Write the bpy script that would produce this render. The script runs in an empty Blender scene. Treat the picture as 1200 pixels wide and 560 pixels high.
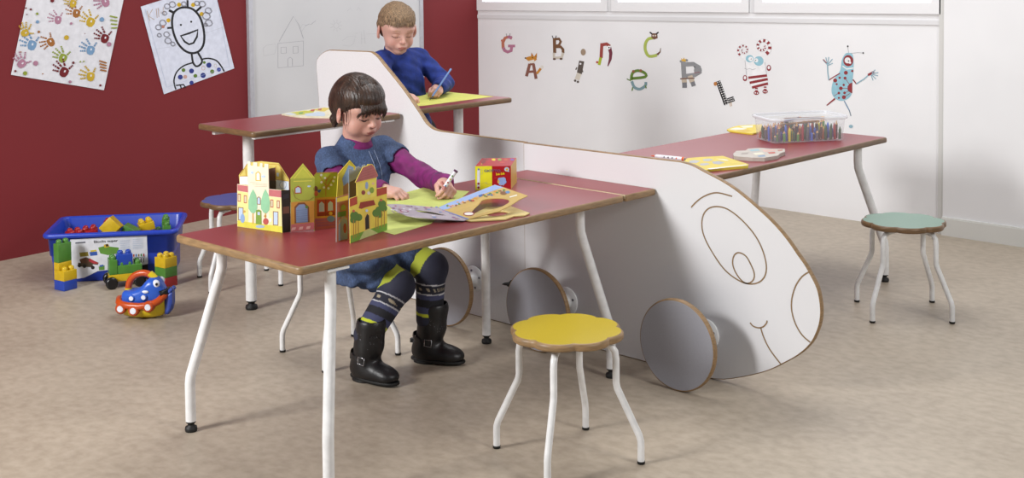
import bpy, math, random
import numpy as np
from mathutils import Vector, Matrix
random.seed(7)
PI = math.pi
COL = bpy.context.scene.collection
# ------------------------------------------------------------------ camera numbers
# world frame: x runs along the long white car-shaped panel, y across it, z up (metres)
CAM = Vector((2.888, -3.363, 1.363))
FPX, CX, CY, PITCH, ROLL = 1513.09, 600.0, 23.8, 0.0505, -0.0101
VR = Vector((0.71968, 0.69431, 0)); VF = Vector((-0.69431, 0.71968, 0))
def ray(u, v):
    X, Y = u - CX, v - CY
    c, s = math.cos(ROLL), math.sin(ROLL)
    px, py = X*c + Y*s, -X*s + Y*c
    a, b = px/FPX, -py/FPX
    c, s = math.cos(PITCH), math.sin(PITCH)
    return VR*a + VF*(c + b*s) + Vector((0, 0, -s + b*c))
def on_plane(u, v, P0, n):
    r = ray(u, v); P0 = Vector(P0); n = Vector(n)
    return CAM + r*((P0 - CAM).dot(n)/r.dot(n))
def at(u, v, x=None, y=None, z=None):
    if z is not None: return on_plane(u, v, (0, 0, z), (0, 0, 1))
    if y is not None: return on_plane(u, v, (0, y, 0), (0, 1, 0))
    return on_plane(u, v, (x, 0, 0), (1, 0, 0))
# ------------------------------------------------------------------ materials
def lin(h):
    h = h.lstrip('#'); o = []
    for i in (0, 2, 4):
        c = int(h[i:i+2], 16)/255
        o.append(c/12.92 if c <= .04045 else ((c+.055)/1.055)**2.4)
    return (*o, 1)
_M = {}
def M(hexc, rough=.5, kind='plain', metal=0.0, **kw):
    key = (hexc, rough, kind, metal, tuple(sorted(kw.items())))
    if key in _M: return _M[key]
    m = bpy.data.materials.new(kind + '_' + hexc.strip('#')); m.use_nodes = True
    nt = m.node_tree; N = nt.nodes; L = nt.links; b = N['Principled BSDF']
    b.inputs['Base Color'].default_value = lin(hexc); b.inputs['Roughness'].default_value = rough
    b.inputs['Metallic'].default_value = metal
    tc = N.new('ShaderNodeTexCoord')
    def noise(scale, detail=3, vec=None, mapscale=None):
        n = N.new('ShaderNodeTexNoise'); n.inputs['Scale'].default_value = scale; n.inputs['Detail'].default_value = detail
        src = tc.outputs['Object']
        if mapscale:
            mp = N.new('ShaderNodeMapping'); mp.inputs['Scale'].default_value = mapscale; L.new(src, mp.inputs['Vector']); src = mp.outputs['Vector']
        L.new(src, n.inputs['Vector']); return n
    def ramp(fac, stops):
        r = N.new('ShaderNodeValToRGB'); e = r.color_ramp.elements
        while len(e) < len(stops): e.new(.5)
        for el, (p, c) in zip(e, stops): el.position = p; el.color = lin(c)
        L.new(fac, r.inputs['Fac']); return r
    def bump(h, strength, dist=.002):
        bp = N.new('ShaderNodeBump'); bp.inputs['Strength'].default_value = strength; bp.inputs['Distance'].default_value = dist
        L.new(h, bp.inputs['Height']); L.new(bp.outputs['Normal'], b.inputs['Normal'])
    def shade(hexc, k):
        c = [max(0, min(255, int(int(hexc.lstrip('#')[i:i+2], 16)*k))) for i in (0, 2, 4)]
        return '#%02x%02x%02x' % tuple(c)
    if kind == 'plain':
        n = noise(40, 2); r = ramp(n.outputs['Fac'], [(.3, shade(hexc, .97)), (.7, shade(hexc, 1.03))]); L.new(r.outputs['Color'], b.inputs['Base Color'])
    elif kind == 'floor':
        n1 = noise(2.2, 8); r1 = ramp(n1.outputs['Fac'], [(.3, '#9d9080'), (.5, '#a79a89'), (.72, '#b1a493')])
        n2 = noise(26, 9, mapscale=(1, 1.25, 1)); r2 = ramp(n2.outputs['Fac'], [(.34, '#8a7d6c'), (.5, '#a89b8a'), (.68, '#c0b4a3')])
        mx = N.new('ShaderNodeMix'); mx.data_type = 'RGBA'; mx.inputs['Factor'].default_value = .3
        L.new(r1.outputs['Color'], mx.inputs['A']); L.new(r2.outputs['Color'], mx.inputs['B']); L.new(mx.outputs['Result'], b.inputs['Base Color'])
        bump(n2.outputs['Fac'], .05, .001)
    elif kind == 'wood':
        n = noise(30, 5, mapscale=(1, 1, 6)); r = ramp(n.outputs['Fac'], [(.3, shade(hexc, .86)), (.7, shade(hexc, 1.1))]); L.new(r.outputs['Color'], b.inputs['Base Color'])
    elif kind == 'laminate':
        n = noise(900, 2); r = ramp(n.outputs['Fac'], [(.3, shade(hexc, .95)), (.7, shade(hexc, 1.05))]); L.new(r.outputs['Color'], b.inputs['Base Color']); bump(n.outputs['Fac'], .08, .0005)
    elif kind == 'paint':
        n = noise(180, 3); bump(n.outputs['Fac'], .06, .001)
        n2 = noise(1.5, 3); r = ramp(n2.outputs['Fac'], [(.3, shade(hexc, .975)), (.7, shade(hexc, 1.02))]); L.new(r.outputs['Color'], b.inputs['Base Color'])
    elif kind == 'denim':
        n = noise(260, 4, mapscale=(1, 1, .35)); r = ramp(n.outputs['Fac'], [(.32, shade(hexc, .7)), (.5, hexc), (.7, shade(hexc, 1.45))])
        n2 = noise(14, 4); r2 = ramp(n2.outputs['Fac'], [(.3, shade(hexc, .75)), (.7, shade(hexc, 1.35))])
        mx = N.new('ShaderNodeMix'); mx.data_type = 'RGBA'; mx.inputs['Factor'].default_value = .5
        L.new(r.outputs['Color'], mx.inputs['A']); L.new(r2.outputs['Color'], mx.inputs['B']); L.new(mx.outputs['Result'], b.inputs['Base Color'])
        n3 = noise(45, 4); bump(n3.outputs['Fac'], .6, .006)
    elif kind == 'cloth':
        n = noise(36, 4); r = ramp(n.outputs['Fac'], [(.3, shade(hexc, .85)), (.7, shade(hexc, 1.15))]); L.new(r.outputs['Color'], b.inputs['Base Color']); bump(n.outputs['Fac'], .5, .006)
    elif kind == 'hair':
        n = noise(kw.get('sc', 75), 5, mapscale=kw.get('streak', (1, 1, .16))); cn = kw.get('con', .5); r = ramp(n.outputs['Fac'], [(.35, shade(hexc, 1-cn)), (.52, hexc), (.7, shade(hexc, 1+cn))]); L.new(r.outputs['Color'], b.inputs['Base Color']); bump(n.outputs['Fac'], .8, .004)
    elif kind == 'vcol':
        a = N.new('ShaderNodeVertexColor'); a.layer_name = 'Col'; L.new(a.outputs['Color'], b.inputs['Base Color'])
        n = noise(160, 3); bump(n.outputs['Fac'], kw.get('bmp', .1), .001)
        if kw.get('sss'):
            b.inputs['Subsurface Weight'].default_value = kw['sss']; b.inputs['Subsurface Radius'].default_value = (.012, .005, .003); b.inputs['Subsurface Scale'].default_value = .5
    elif kind == 'clear':
        b.inputs['Base Color'].default_value = lin(hexc); b.inputs['Alpha'].default_value = kw.get('alpha', .25)
        b.inputs['Specular IOR Level'].default_value = .6
    elif kind == 'leather':
        n = noise(120, 4); bump(n.outputs['Fac'], .3, .002)
    elif kind == 'glow':
        b.inputs['Emission Color'].default_value = lin(hexc); b.inputs['Emission Strength'].default_value = kw.get('e', 1)
    _M[key] = m; return m
# ------------------------------------------------------------------ mesh builder
def frame(o=(0, 0, 0), ex=(1, 0, 0), ey=(0, 1, 0), ez=None):
    ex = Vector(ex).normalized(); ey = Vector(ey); ey = (ey - ex*ey.dot(ex)).normalized(); ez = ex.cross(ey) if ez is None else Vector(ez)
    m = Matrix((( ex.x, ey.x, ez.x, o[0]), (ex.y, ey.y, ez.y, o[1]), (ex.z, ey.z, ez.z, o[2]), (0, 0, 0, 1)))
    return m
I4 = Matrix.Identity(4)
class MB:
    def __init__(s, T=None): s.v = []; s.f = []; s.m = []; s.T = T or I4; s.sm = []
    def add(s, verts, faces, mat, T=None, smooth=False):
        T = s.T @ T if T is not None else s.T
        n = len(s.v); s.v += [T @ Vector(p) for p in verts]
        for f in faces: s.f.append([i+n for i in f]); s.m.append(mat); s.sm.append(smooth)
        return s
    def box(s, x0, x1, y0, y1, z0, z1, mat, T=None, bev=0):
        if bev:
            o = [(x0, y0), (x1, y0), (x1, y1), (x0, y1)]
            return s.slab(rrect(x0, y0, x1, y1, bev*1.2, 3), z0, z1, bev, mat, mat, T=T)
        V = [(x, y, z) for z in (z0, z1) for y in (y0, y1) for x in (x0, x1)]
        return s.add(V, [(0, 2, 3, 1), (4, 5, 7, 6), (0, 1, 5, 4), (2, 6, 7, 3), (0, 4, 6, 2), (1, 3, 7, 5)], mat, T)
    def ring_loft(s, rings, mat, cap0=None, cap1=None, T=None, smooth=True, closed=True):
        V = []; F = []; n = len(rings[0])
        for r in rings: V += list(r)
        for i in range(len(rings)-1):
            for j in range(n if closed else n-1):
                k = (j+1) % n; F.append((i*n+j, i*n+k, (i+1)*n+k, (i+1)*n+j))
        s.add(V, F, mat, T, smooth)
        if cap0: s.add(list(rings[0])[::-1], [tuple(range(n))], cap0, T)
        if cap1: s.add(list(rings[-1]), [tuple(range(n))], cap1, T)
        return s
    def slab(s, out, z0, z1, bev, msurf, mside, T=None, mbot=None, nb=3):
        """flat board: outline in xy, thickness in z, rounded rim"""
        def inset(d):
            n = len(out); R = []
            for i in range(n):
                p0, p1, p2 = Vector(out[i-1]), Vector(out[i]), Vector(out[(i+1) % n])
                e1 = p1-p0; e2 = p2-p1
                if e1.length < 1e-9: e1 = e2
                if e2.length < 1e-9: e2 = e1
                n1 = Vector((-e1.y, e1.x)).normalized(); n2 = Vector((-e2.y, e2.x)).normalized()
                nn = n1+n2; nn = nn.normalized() if nn.length > 1e-6 else n1
                k = 1/max(.5, nn.dot(n1)); R.append(p1 + nn*d*k)
            return R
        area = sum(out[i-1][0]*out[i][1]-out[i][0]*out[i-1][1] for i in range(len(out)))
        if area < 0: out = out[::-1]
        rings = []
        if bev > 0:
            for i in range(nb+1):
                t = i/nb*PI/2; rings.append([(p.x, p.y, z0+bev*(1-math.sin(t))) for p in inset(bev*(1-math.cos(t)))][:] if False else [(p.x, p.y, z0+bev*(1-math.cos(t))) for p in inset(bev*(1-math.sin(t)))])
            for i in range(nb+1):
                t = i/nb*PI/2; rings.append([(p.x, p.y, z1-bev*(1-math.sin(t))) for p in inset(bev*(1-math.cos(t)))])
        else:
            rings = [[(*p, z0) for p in out], [(*p, z1) for p in out]]
        return s.ring_loft(rings, mside, mbot or msurf, msurf, T, smooth=bev > 0)
    def tube(s, pts, r, mat, n=10, T=None, caps=True, up=None):
        pts = [Vector(p) for p in pts]; rs = r if isinstance(r, (list, tuple)) else [r]*len(pts)
        rings = []; prev = None
        for i, p in enumerate(pts):
            d = (pts[min(i+1, len(pts)-1)] - pts[max(i-1, 0)]).normalized()
            if prev is None:
                a = Vector((0, 0, 1)) if abs(d.z) < .9 else Vector((1, 0, 0)); x = a.cross(d).normalized()
            else:
                x = (prev - d*prev.dot(d)).normalized()
            prev = x; y = d.cross(x)
            rings.append([p + (x*math.cos(t) + y*math.sin(t))*rs[i] for t in [2*PI*k/n for k in range(n)]])
        return s.ring_loft(rings, mat, mat if caps else None, mat if caps else None, T)
    def cyl(s, p0, p1, r, mat, n=16, T=None, r1=None):
        return s.tube([p0, p1], [r, r if r1 is None else r1], mat, n, T)
    def lathe(s, prof, mat, n=24, T=None):
        rings = [[(r*math.cos(2*PI*k/n), r*math.sin(2*PI*k/n), z) for k in range(n)] for r, z in prof]
        return s.ring_loft(rings, mat, mat if prof[0][0] > 1e-6 else None, mat if prof[-1][0] > 1e-6 else None, T)
    def ball(s, c, r, mat, T=None, n=12):
        r = (r, r, r) if not isinstance(r, (tuple, list)) else r; c = Vector(c)
        rings = [[(c.x+r[0]*math.sin(t)*math.cos(p), c.y+r[1]*math.sin(t)*math.sin(p), c.z-r[2]*math.cos(t)) for p in [2*PI*k/n for k in range(n)]] for t in [max(1e-3, min(PI-1e-3, PI*i/(n//2+2))) for i in range(n//2+3)]]
        return s.ring_loft(rings, mat, T=T)
    def poly(s, pts, mat, z=0, T=None):
        """flat polygon with a hair of thickness in local xy"""
        return s.add([(p[0], p[1], z) for p in pts], [tuple(range(len(pts)))], mat, T)
    def stroke(s, pts, w, mat, z=0, T=None, closed=False):
        P = [Vector((p[0], p[1])) for p in pts]; n = len(P); Lf = []; R = []
        for i in range(n):
            a = P[(i-1) % n] if (closed or i > 0) else P[i]; c = P[(i+1) % n] if (closed or i < n-1) else P[i]
            d = (c-a).normalized(); nn = Vector((-d.y, d.x)); ww = w[i] if isinstance(w, (list, tuple)) else w
            Lf.append(P[i]+nn*ww/2); R.append(P[i]-nn*ww/2)
        V = [(p.x, p.y, z) for p in Lf] + [(p.x, p.y, z) for p in R]
        F = [(i, i+n, (i+1) % n+n, (i+1) % n) for i in range(n if closed else n-1)]
        return s.add(V, F, mat, T)
    def build(s, name, parent=None, **tags):
        me = bpy.data.meshes.new(name)
        inv = parent_world(parent).inverted() if parent else I4
        me.from_pydata([tuple(inv @ p) for p in s.v] if parent else [tuple(p) for p in s.v], [], s.f)
        mats = []
        for m in s.m:
            if m not in mats: mats.append(m)
        for m in mats: me.materials.append(m)
        me.polygons.foreach_set('material_index', [mats.index(m) for m in s.m])
        me.polygons.foreach_set('use_smooth', s.sm)
        me.update()
        o = bpy.data.objects.new(name, me); COL.objects.link(o)
        if parent: o.parent = parent
        for k, v in tags.items(): o[k] = v
        return o
_W = {}
def parent_world(p):
    m = p.matrix_basis.copy()
    while p.parent: p = p.parent; m = p.matrix_basis @ m
    return m
def smooth(pts, n=4, closed=False):
    """Catmull-Rom"""
    P = [Vector(p) for p in pts]; N = len(P); out = []
    for i in range(N if closed else N-1):
        p0 = P[(i-1) % N] if closed or i > 0 else P[i]; p1 = P[i]; p2 = P[(i+1) % N]; p3 = P[(i+2) % N] if closed or i < N-2 else p2
        for k in range(n):
            t = k/n; out.append(.5*((2*p1)+(p2-p0)*t+(2*p0-5*p1+4*p2-p3)*t*t+(3*p1-p0-3*p2+p3)*t**3))
    if not closed: out.append(P[-1])
    return out
def rrect(x0, y0, x1, y1, r, n=4):
    o = []
    for cx, cy, a in ((x1-r, y0+r, -PI/2), (x1-r, y1-r, 0), (x0+r, y1-r, PI/2), (x0+r, y0+r, PI)):
        o += [(cx+r*math.cos(a+PI/2*k/n), cy+r*math.sin(a+PI/2*k/n)) for k in range(n+1)]
    return o
def ell(cx, cy, rx, ry, n=24, rot=0):
    return [(cx+rx*math.cos(t)*math.cos(rot)-ry*math.sin(t)*math.sin(rot), cy+rx*math.cos(t)*math.sin(rot)+ry*math.sin(t)*math.cos(rot)) for t in [2*PI*k/n for k in range(n)]]
def thing(name, label, cat, loc=(0, 0, 0), rotz=0, group=None):
    o = bpy.data.objects.new(name, None); COL.objects.link(o); o.empty_display_size = .1
    o.location = loc; o.rotation_euler = (0, 0, rotz); o['label'] = label; o['category'] = cat
    if group: o['group'] = group
    o.matrix_basis = Matrix.Translation(Vector(loc)) @ Matrix.Rotation(rotz, 4, 'Z')
    return o
def tags(label, cat, group=None):
    d = dict(label=label, category=cat)
    if group: d['group'] = group
    return d
def copy_tree(o, parent=None):
    c = o.copy(); COL.objects.link(c)
    if parent: c.parent = parent
    for ch in [x for x in o.children]: copy_tree(ch, c)
    return c
def text_mesh(mb, txt, size, mat, T, align='CENTER', bold=0, sx=1):
    cu = bpy.data.curves.new('t', 'FONT'); cu.body = txt; cu.size = size; cu.align_x = align; cu.offset = bold; cu.resolution_u = 3
    o = bpy.data.objects.new('t', cu); COL.objects.link(o)
    dg = bpy.context.evaluated_depsgraph_get(); me = o.evaluated_get(dg).to_mesh()
    mb.add([(v.co.x*sx, v.co.y, v.co.z) for v in me.vertices], [tuple(p.vertices) for p in me.polygons], mat, T)
    bpy.data.objects.remove(o); bpy.data.curves.remove(cu)
class Px:
    """flat artwork on a plane, points read off by sight line; z = small lift towards the viewer"""
    def __init__(s, P0, n, mb=None, ox=0, oy=0, sc=1):
        s.P0 = Vector(P0); s.n = Vector(n).normalized()
        if (CAM-s.P0).dot(s.n) < 0: s.n = -s.n
        s.mb = mb or MB(); s.ox, s.oy, s.sc = ox, oy, sc; s.k = 0
    def crop(s, ox, oy, sc): s.ox, s.oy, s.sc = ox, oy, sc; return s
    def pt(s, x, y, lift=0): return on_plane(s.ox+x/s.sc, s.oy+y/s.sc, s.P0 + s.n*lift, s.n)
    def poly(s, pts, mat, lift=None):
        if lift is None: s.k += 1; lift = .00025 + .000012*s.k
        P = [s.pt(p[0], p[1], lift) for p in pts]
        nn = sum(((P[i]-P[0]).cross(P[i+1]-P[0]) for i in range(1, len(P)-1)), Vector())
        if nn.dot(s.n) < 0: P = P[::-1]
        s.mb.add(P, [tuple(range(len(P)))], mat); return s
    def stroke(s, pts, w, mat, closed=False, lift=None):
        if lift is None: s.k += 1; lift = .00025 + .000012*s.k
        if mat.name == getattr(s, 'bold', None): w = w*1.4
        t = MB().stroke(pts, w, mat, closed=closed)
        for f in t.f: s.poly([t.v[i] for i in f], mat, lift)
        return s
    def disc(s, x, y, rx, mat, ry=None, n=16, rot=0): return s.poly(ell(x, y, rx, ry or rx, n, rot), mat)
    def plate(s, pts, th, mat, side=None):
        """a sheet of real thickness th behind the artwork plane"""
        F = [s.pt(p[0], p[1], 0) for p in pts]
        nn = sum(((F[i]-F[0]).cross(F[i+1]-F[0]) for i in range(1, len(F)-1)), Vector())
        if nn.dot(s.n) < 0: F = F[::-1]
        Bk = [p - s.n*th for p in F]; n = len(F)
        s.mb.add(F+Bk, [tuple(range(n)), tuple(range(2*n-1, n-1, -1))], mat)
        s.mb.add(F+Bk, [(i, i+n, (i+1) % n+n, (i+1) % n) for i in range(n)], side or mat)
        return s
# ------------------------------------------------------------------ the room
RED = M('#741a20', .75, 'paint'); WHT = M('#e4e4e6', .7, 'paint')
def struct(o): o['kind'] = 'structure'; return o
WB = 2.51                                              # the white wall stands at y = 2.51
CORN = Vector((-3.085, WB, 0)); rd = (Vector((-2.816, -.806, 0)) - CORN).normalized(); RN = Vector((-rd.y, rd.x, 0)); RN = RN if RN.x > 0 else -RN
struct(MB().add([(-6, -7, 0), (7, -7, 0), (7, 5, 0), (-6, 5, 0), (-6, -7, -.1), (7, -7, -.1), (7, 5, -.1), (-6, 5, -.1)],
    [(0, 1, 2, 3), (7, 6, 5, 4), (0, 4, 5, 1), (1, 5, 6, 2), (2, 6, 7, 3), (3, 7, 4, 0)], M('#a89684', .42, 'floor')).build('floor'))
# red wall
Tr = frame(CORN, rd, -RN, (0, 0, 1))
struct(MB(Tr).box(0, 5.2, 0, .12, 0, 2.6, RED).build('wall_left'))
# white wall with window openings along its top
def wz(u, v): return at(u, v, y=WB)
zsill = wz(712, 13.5).z
wins = [(560, 713), (717.5, 879), (885, 1104)]
SK_ = (wz(1104, 28).z-wz(562, 20.4).z)/(wz(1104, 28).x-wz(562, 20.4).x); SX0 = wz(712, 13.5).x
def shear(m):
    for v in m.v:
        if v.z > .5 and v.z < 2.5: v.z += SK_*(v.x-SX0)
    return m
xs = [(wz(a, 13).x, wz(b, 13).x) for a, b in wins]
wx0 = CORN.x - .1
trimx0, trimx1 = wz(1101, 150).x, wz(1107.5, 150).x
wm = MB().box(wx0, trimx0, WB, WB+.14, 0, zsill, WHT)
zt = 2.1
edges = [wx0] + [e for p in xs for e in p] + [trimx0]
struct(shear(wm.box(wx0, trimx0, WB, WB+.14, zt, 2.6, WHT)).build('wall_back'))
m = MB()
for a, b in [(wx0, xs[0][0]), (xs[0][1], xs[1][0]), (xs[1][1], xs[2][0])]: 
    if b-a > .001: m.box(a+.0005, b-.0005, WB-.004, WB+.13, zsill+.0005, zt-.0005, M('#d6d6d8', .6, 'paint'))
struct(shear(m).build('trim_2'))
zg = wz(712, 3.2).z
for i, (a, b) in enumerate(xs):
    m = MB(); fm = M('#e4e4e6', .4, 'flat')
    a += .002; b -= .002; zz = zg+.004
    m.box(a, b, WB-.012, WB+.06, zsill+.001, zz, fm); m.box(a, a+.05, WB-.012, WB+.06, zz, zt-.05, fm); m.box(b-.05, b, WB-.012, WB+.06, zz, zt-.05, fm); m.box(a, b, WB-.012, WB+.06, zt-.05, zt-.002, fm)
    w = struct(shear(m).build('window_%d' % (i+1)))
    g = shear(MB().box(a+.05, b-.05, WB+.02, WB+.026, zg, zt-.05, M('#f6f9ff', .1, 'glow', e=1.0))).build('glowing_pane', w)  # opaque sheet with emission, standing in for daylight behind the glass
# thin ledge line and vertical door-frame strip, right-hand wall with its skirting
zl0, zl1 = wz(700, 23.2).z, wz(700, 21).z
struct(shear(MB().box(wx0, trimx0, WB-.006, WB-.0005, zl0, zl1+.012, M('#d6d6d8', .55, 'paint'))).build('trim_1'))
struct(MB().box(trimx0, trimx1, WB-.012, WB+.14, 0, 2.6, M('#c9c8c6', .6, 'paint')).build('trim_3'))
struct(MB().box(trimx1, 4.4, WB-.02, WB+.14, 0, 2.6, WHT).build('wall_right'))
struct(MB().box(trimx1, 4.4, WB-.034, WB-.02, 0, .082, M('#d8d8d4', .5, 'paint')).box(trimx1, 4.4, WB-.03, WB-.02, .082, .088, M('#d8d8d4', .5, 'paint')).build('baseboard_right'))
# ------------------------------------------------------------------ whiteboard
def rw(u, v, d=0): return on_plane(u, v, CORN + RN*d, RN)
wb = thing('whiteboard', 'white dry-erase board with a faint drawn house and sun, hung on the red wall', 'whiteboard', rw(395, 150, .001))
bl = rw(294, 150, .02); br = rw(497, 100, .02)
s0 = (bl-CORN).dot(rd); s1 = (br-CORN).dot(rd); s0, s1 = min(s0, s1), max(s0, s1)
zb = rw(330, 150).z - .012
alu = M('#b9b9c0', .35, metal=.3)
MB(Tr).box(s0+.02, s1-.02, -.014, -.001, zb+.02, 2.08, M('#c9c9cb', .3, 'paint')).build('board', wb)
f = MB(Tr).box(s0, s0+.028, -.022, -.001, zb, 2.1, alu).box(s1-.028, s1, -.022, -.001, zb, 2.1, alu).box(s0, s1, -.022, -.001, zb, zb+.022, alu).box(s0, s1, -.022, -.001, 2.08, 2.1, alu)
f.build('board_frame', wb)
ink = M('#8f8f9a', .6); ink2 = M('#b2b2b6', .6)
p = Px(CORN + RN*.0142, RN).crop(200, 0, 4)
p.stroke([(508, 195), (575, 77), (600, 115), (622, 180)], 1.7, ink).stroke([(503, 203), (622, 192), (622, 308), (503, 318)], 1.7, ink, closed=True)
p.stroke([(517, 222), (542, 221), (542, 249), (517, 250)], 1.7, ink, True).stroke([(574, 218), (597, 217), (597, 248), (574, 250)], 1.7, ink, True)
p.stroke([(549, 312), (549, 276), (560, 268), (570, 276), (571, 310)], 1.7, ink)
p.stroke([(608, 132), (618, 114), (635, 118), (625, 132), (612, 150)], 1.5, ink2).stroke([(630, 122), (650, 112), (656, 116), (680, 97)], 1.5, ink)
p.stroke(ell(776, 120, 13, 13, 12), 1.4, ink2, True)
for k in range(9):
    t = k*2*PI/9; p.stroke([(776+17*math.cos(t), 120+17*math.sin(t)), (776+29*math.cos(t), 120+29*math.sin(t))], 1.4, ink2)
p.stroke([(434, 225), (450, 212), (492, 206), (495, 222), (488, 252), (436, 262), (433, 225)], 1.2, ink2)
p.stroke([(805, 190), (830, 172), (866, 168), (858, 205), (840, 216), (806, 212)], 1.2, ink2).stroke([(866, 158), (895, 150), (895, 208)], 1.2, ink2).stroke([(905, 140), (912, 205)], 1.2, ink2).stroke([(893, 182), (912, 180)], 1.2, ink2).stroke([(918, 160), (960, 158), (985, 152)], 1.2, ink2)
p.stroke([(828, 52), (842, 38), (850, 52)], 1.2, ink2).stroke([(872, 50), (880, 34), (892, 50)], 1.2, ink2)
p.mb.build('marker_drawing', wb)
# ------------------------------------------------------------------ pinned papers on the red wall
pn = thing('handprint_painting', 'tilted white paper covered with colourful painted handprints', 'picture', rw(70, 90, .001), group='papers on the red wall')
sheet = [(157, -60), (-22+90, 446), (618, 538), (745, -60)]
sheet = [(172, -60), (66, 446), (620, 538), (750, -60)]
p = Px(CORN + RN*.004, RN).crop(0, 0, 5.09); p.plate(sheet, .0012, M('#d9d9df', .8)); p.mb.build('paper', pn)
pc = dict(p='#a8788e', y='#c0a02c', b='#7093b6', o='#9c642f', g='#8a9836', r='#6b171d')
def handprint(p, x, y, c, s=1.0, rot=0, fl=1):
    m = M(pc[c], .85); cr, sr = math.cos(rot), math.sin(rot)
    def R(a, b): a *= fl; return (x+(a*cr-b*sr)*s, y+(a*sr+b*cr)*s)
    pal = [(-22, -20), (-8, -26), (10, -26), (24, -18), (26, 4), (20, 24), (4, 32), (-14, 28), (-24, 8)]
    p.poly([R(*q) for q in pal], m)
    for bx, by, tx, ty in ((-26, 12, -62, 22), (-28, -2, -76, -6), (-24, -18, -68, -34), (-10, -30, -42, -62), (16, -26, 26, -56)):
        for (f0, f1) in ((0.05, .42), (.5, .72), (.8, 1.0)):
            p.stroke([R(bx+(tx-bx)*f0, by+(ty-by)*f0), R(bx+(tx-bx)*f1, by+(ty-by)*f1)], (11 if f0 < .1 else 10)*s, m)
    p.poly([R(-2, -10), R(6, -12), R(8, 0), R(-1, 3)], M('#d9d9df', .8))
p = Px(CORN + RN*.004, RN).crop(0, 0, 5.09)
for a in [(345, 118, 'p', .85, .15), (455, 78, 'o', .9, -1.9+PI/2+.6), (540, 130, 'y', 1.0, .45), (190, 268, 'b', 1.05, .3), (302, 250, 'o', .9, -.5), (375, 345, 'g', .95, .45), (382, 428, 'r', 1.05, .5), (540, 298, 'b', .95, .25), (625, 228, 'r', .95, .35), (540, 455, 'y', .95, .1), (628, 12, 'p', .95, -.35), (150, 195, 'y', .85, 1.2), (130, 378, 'p', .95, .9), (435, 20, 'y', .8, .3)]: handprint(p, *a)
for x, y, r, c in [(397, 224, 15, 'y'), (608, 116, 14, 'b'), (184, 56, 7, 'r'), (222, 82, 8, 'g'), (213, 377, 15, 'p'), (150, 437, 13, 'g'), (438, 374, 8, 'r'), (651, 264, 14, 'p'), (418, 488, 9, 'p'), (599, 509, 7, 'r'), (224, 130, 10, 'b'), (92, 424, 7, 'r'), (232, 190, 8, 'o'), (312, 3, 12, 'r'), (155, 48, 5, 'r'), (161, 86, 4, 'r'), (480, 368, 5, 'g'), (500, 366, 5, 'g'), (425, 140, 8, 'p'), (125, 310, 4, 'o'), (255, 440, 4, 'o'), (507, 200, 3, 'r')]:
    p.disc(x, y, r, M(pc[c], .85), n=10)
for k in range(4): p.stroke([(592+k*2, 362+k*18), (636, 376+k*16)], 9, M(pc['o'], .85)); p.stroke([(655+k*3, 95+k*24), (700, 105+k*20)], 8, M(pc['g'], .85))
p.mb.build('painted_handprints', pn)
kd = thing('child_drawing', "tilted drawing of a laughing figure with curly flowered hair, next to the whiteboard", 'picture', rw(220, 90, .001), group='papers on the red wall')
p = Px(CORN + RN*.004, RN).crop(160, 0, 4.87)
p.plate([(24, 38), (157, 538), (558, 390), (448, -50), (305, -50)], .0012, M('#d3d7e6', .8)); p.mb.build('paper', kd)
p = Px(CORN + RN*.004, RN).crop(160, 0, 4.87); bk = M('#17151a', .7); p.bold = bk.name
p.stroke(smooth([(205, 100), (215, 70), (245, 47), (285, 42), (325, 55), (360, 95), (378, 145), (387, 205), (380, 260), (352, 295), (310, 303), (270, 285), (235, 245), (212, 190), (203, 140)], 3, True), 9, bk, True)
p.stroke([(252, 205), (300, 190), (350, 170), (345, 210), (325, 245), (300, 253), (275, 238)], 8, bk, True)
p.disc(253, 142, 6, bk); p.disc(312, 124, 6, bk)
p.stroke([(175, 160), (203, 158)], 8, bk).stroke([(185, 58), (215, 74)], 10, bk).stroke([(291, 0), (292, 42)], 8, bk).stroke([(342, 64), (370, 38)], 9, bk)
p.stroke(smooth([(315, 308), (322, 355), (340, 378), (362, 370), (374, 345), (350, 300)], 3), 8, bk)
p.stroke(smooth([(320, 358), (270, 375), (230, 410), (214, 455), (218, 490), (225, 510)], 3), 6, bk).stroke(smooth([(374, 338), (410, 333), (455, 345), (485, 380), (500, 408)], 3), 6, bk)
p.stroke([(225, 488), (268, 482), (280, 500)], 6, bk).stroke([(250, 488), (256, 505)], 5, bk)
for x, y, r, c in [(413, 372, 15, '#2b3680'), (314, 405, 14, '#2b3680'), (250, 440, 14, '#2b3680'), (380, 430, 15, '#2b3680'), (314, 472, 12, '#2b3680'), (470, 397, 12, '#3a479a'), (268, 400, 11, '#5d7a2c'), (336, 433, 11, '#5d7a2c'), (432, 408, 12, '#5d7a2c'), (387, 356, 8, '#5d7a2c'), (243, 27, 12, '#cba61d'), (323, 28, 12, '#cba61d'), (372, 80, 12, '#cba61d'), (182, 116, 12, '#cba61d')]: p.disc(x, y, r, M(c, .8))
gl = M('#7f7a80', .8); br_ = M('#b58f6a', .8)
for cx, cy, r in [(175, 35, 20), (160, 75, 16), (205, 25, 22), (150, 130, 22), (125, 155, 20), (130, 200, 15), (172, 195, 20), (180, 232, 22), (208, 250, 16), (398, 90, 26), (412, 130, 24), (395, 140, 14), (410, 60, 22), (375, 22, 22), (270, 22, 18), (345, 18, 18), (440, 160, 0)]:
    if r:
        q = [(cx+(r-k*.35)*math.cos(k*.55), cy+(r-k*.35)*math.sin(k*.55)*.9) for k in range(24)]; p.stroke(q, 2.2, M('#65616a', .8))
for q in [[(60, 62), (75, 120)], [(92, 52), (68, 92), (102, 112)], [(112, 48), (118, 102)], [(128, 98), (122, 45), (142, 78), (152, 38), (158, 84)]]: p.stroke(q, 2.6, br_)
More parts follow.
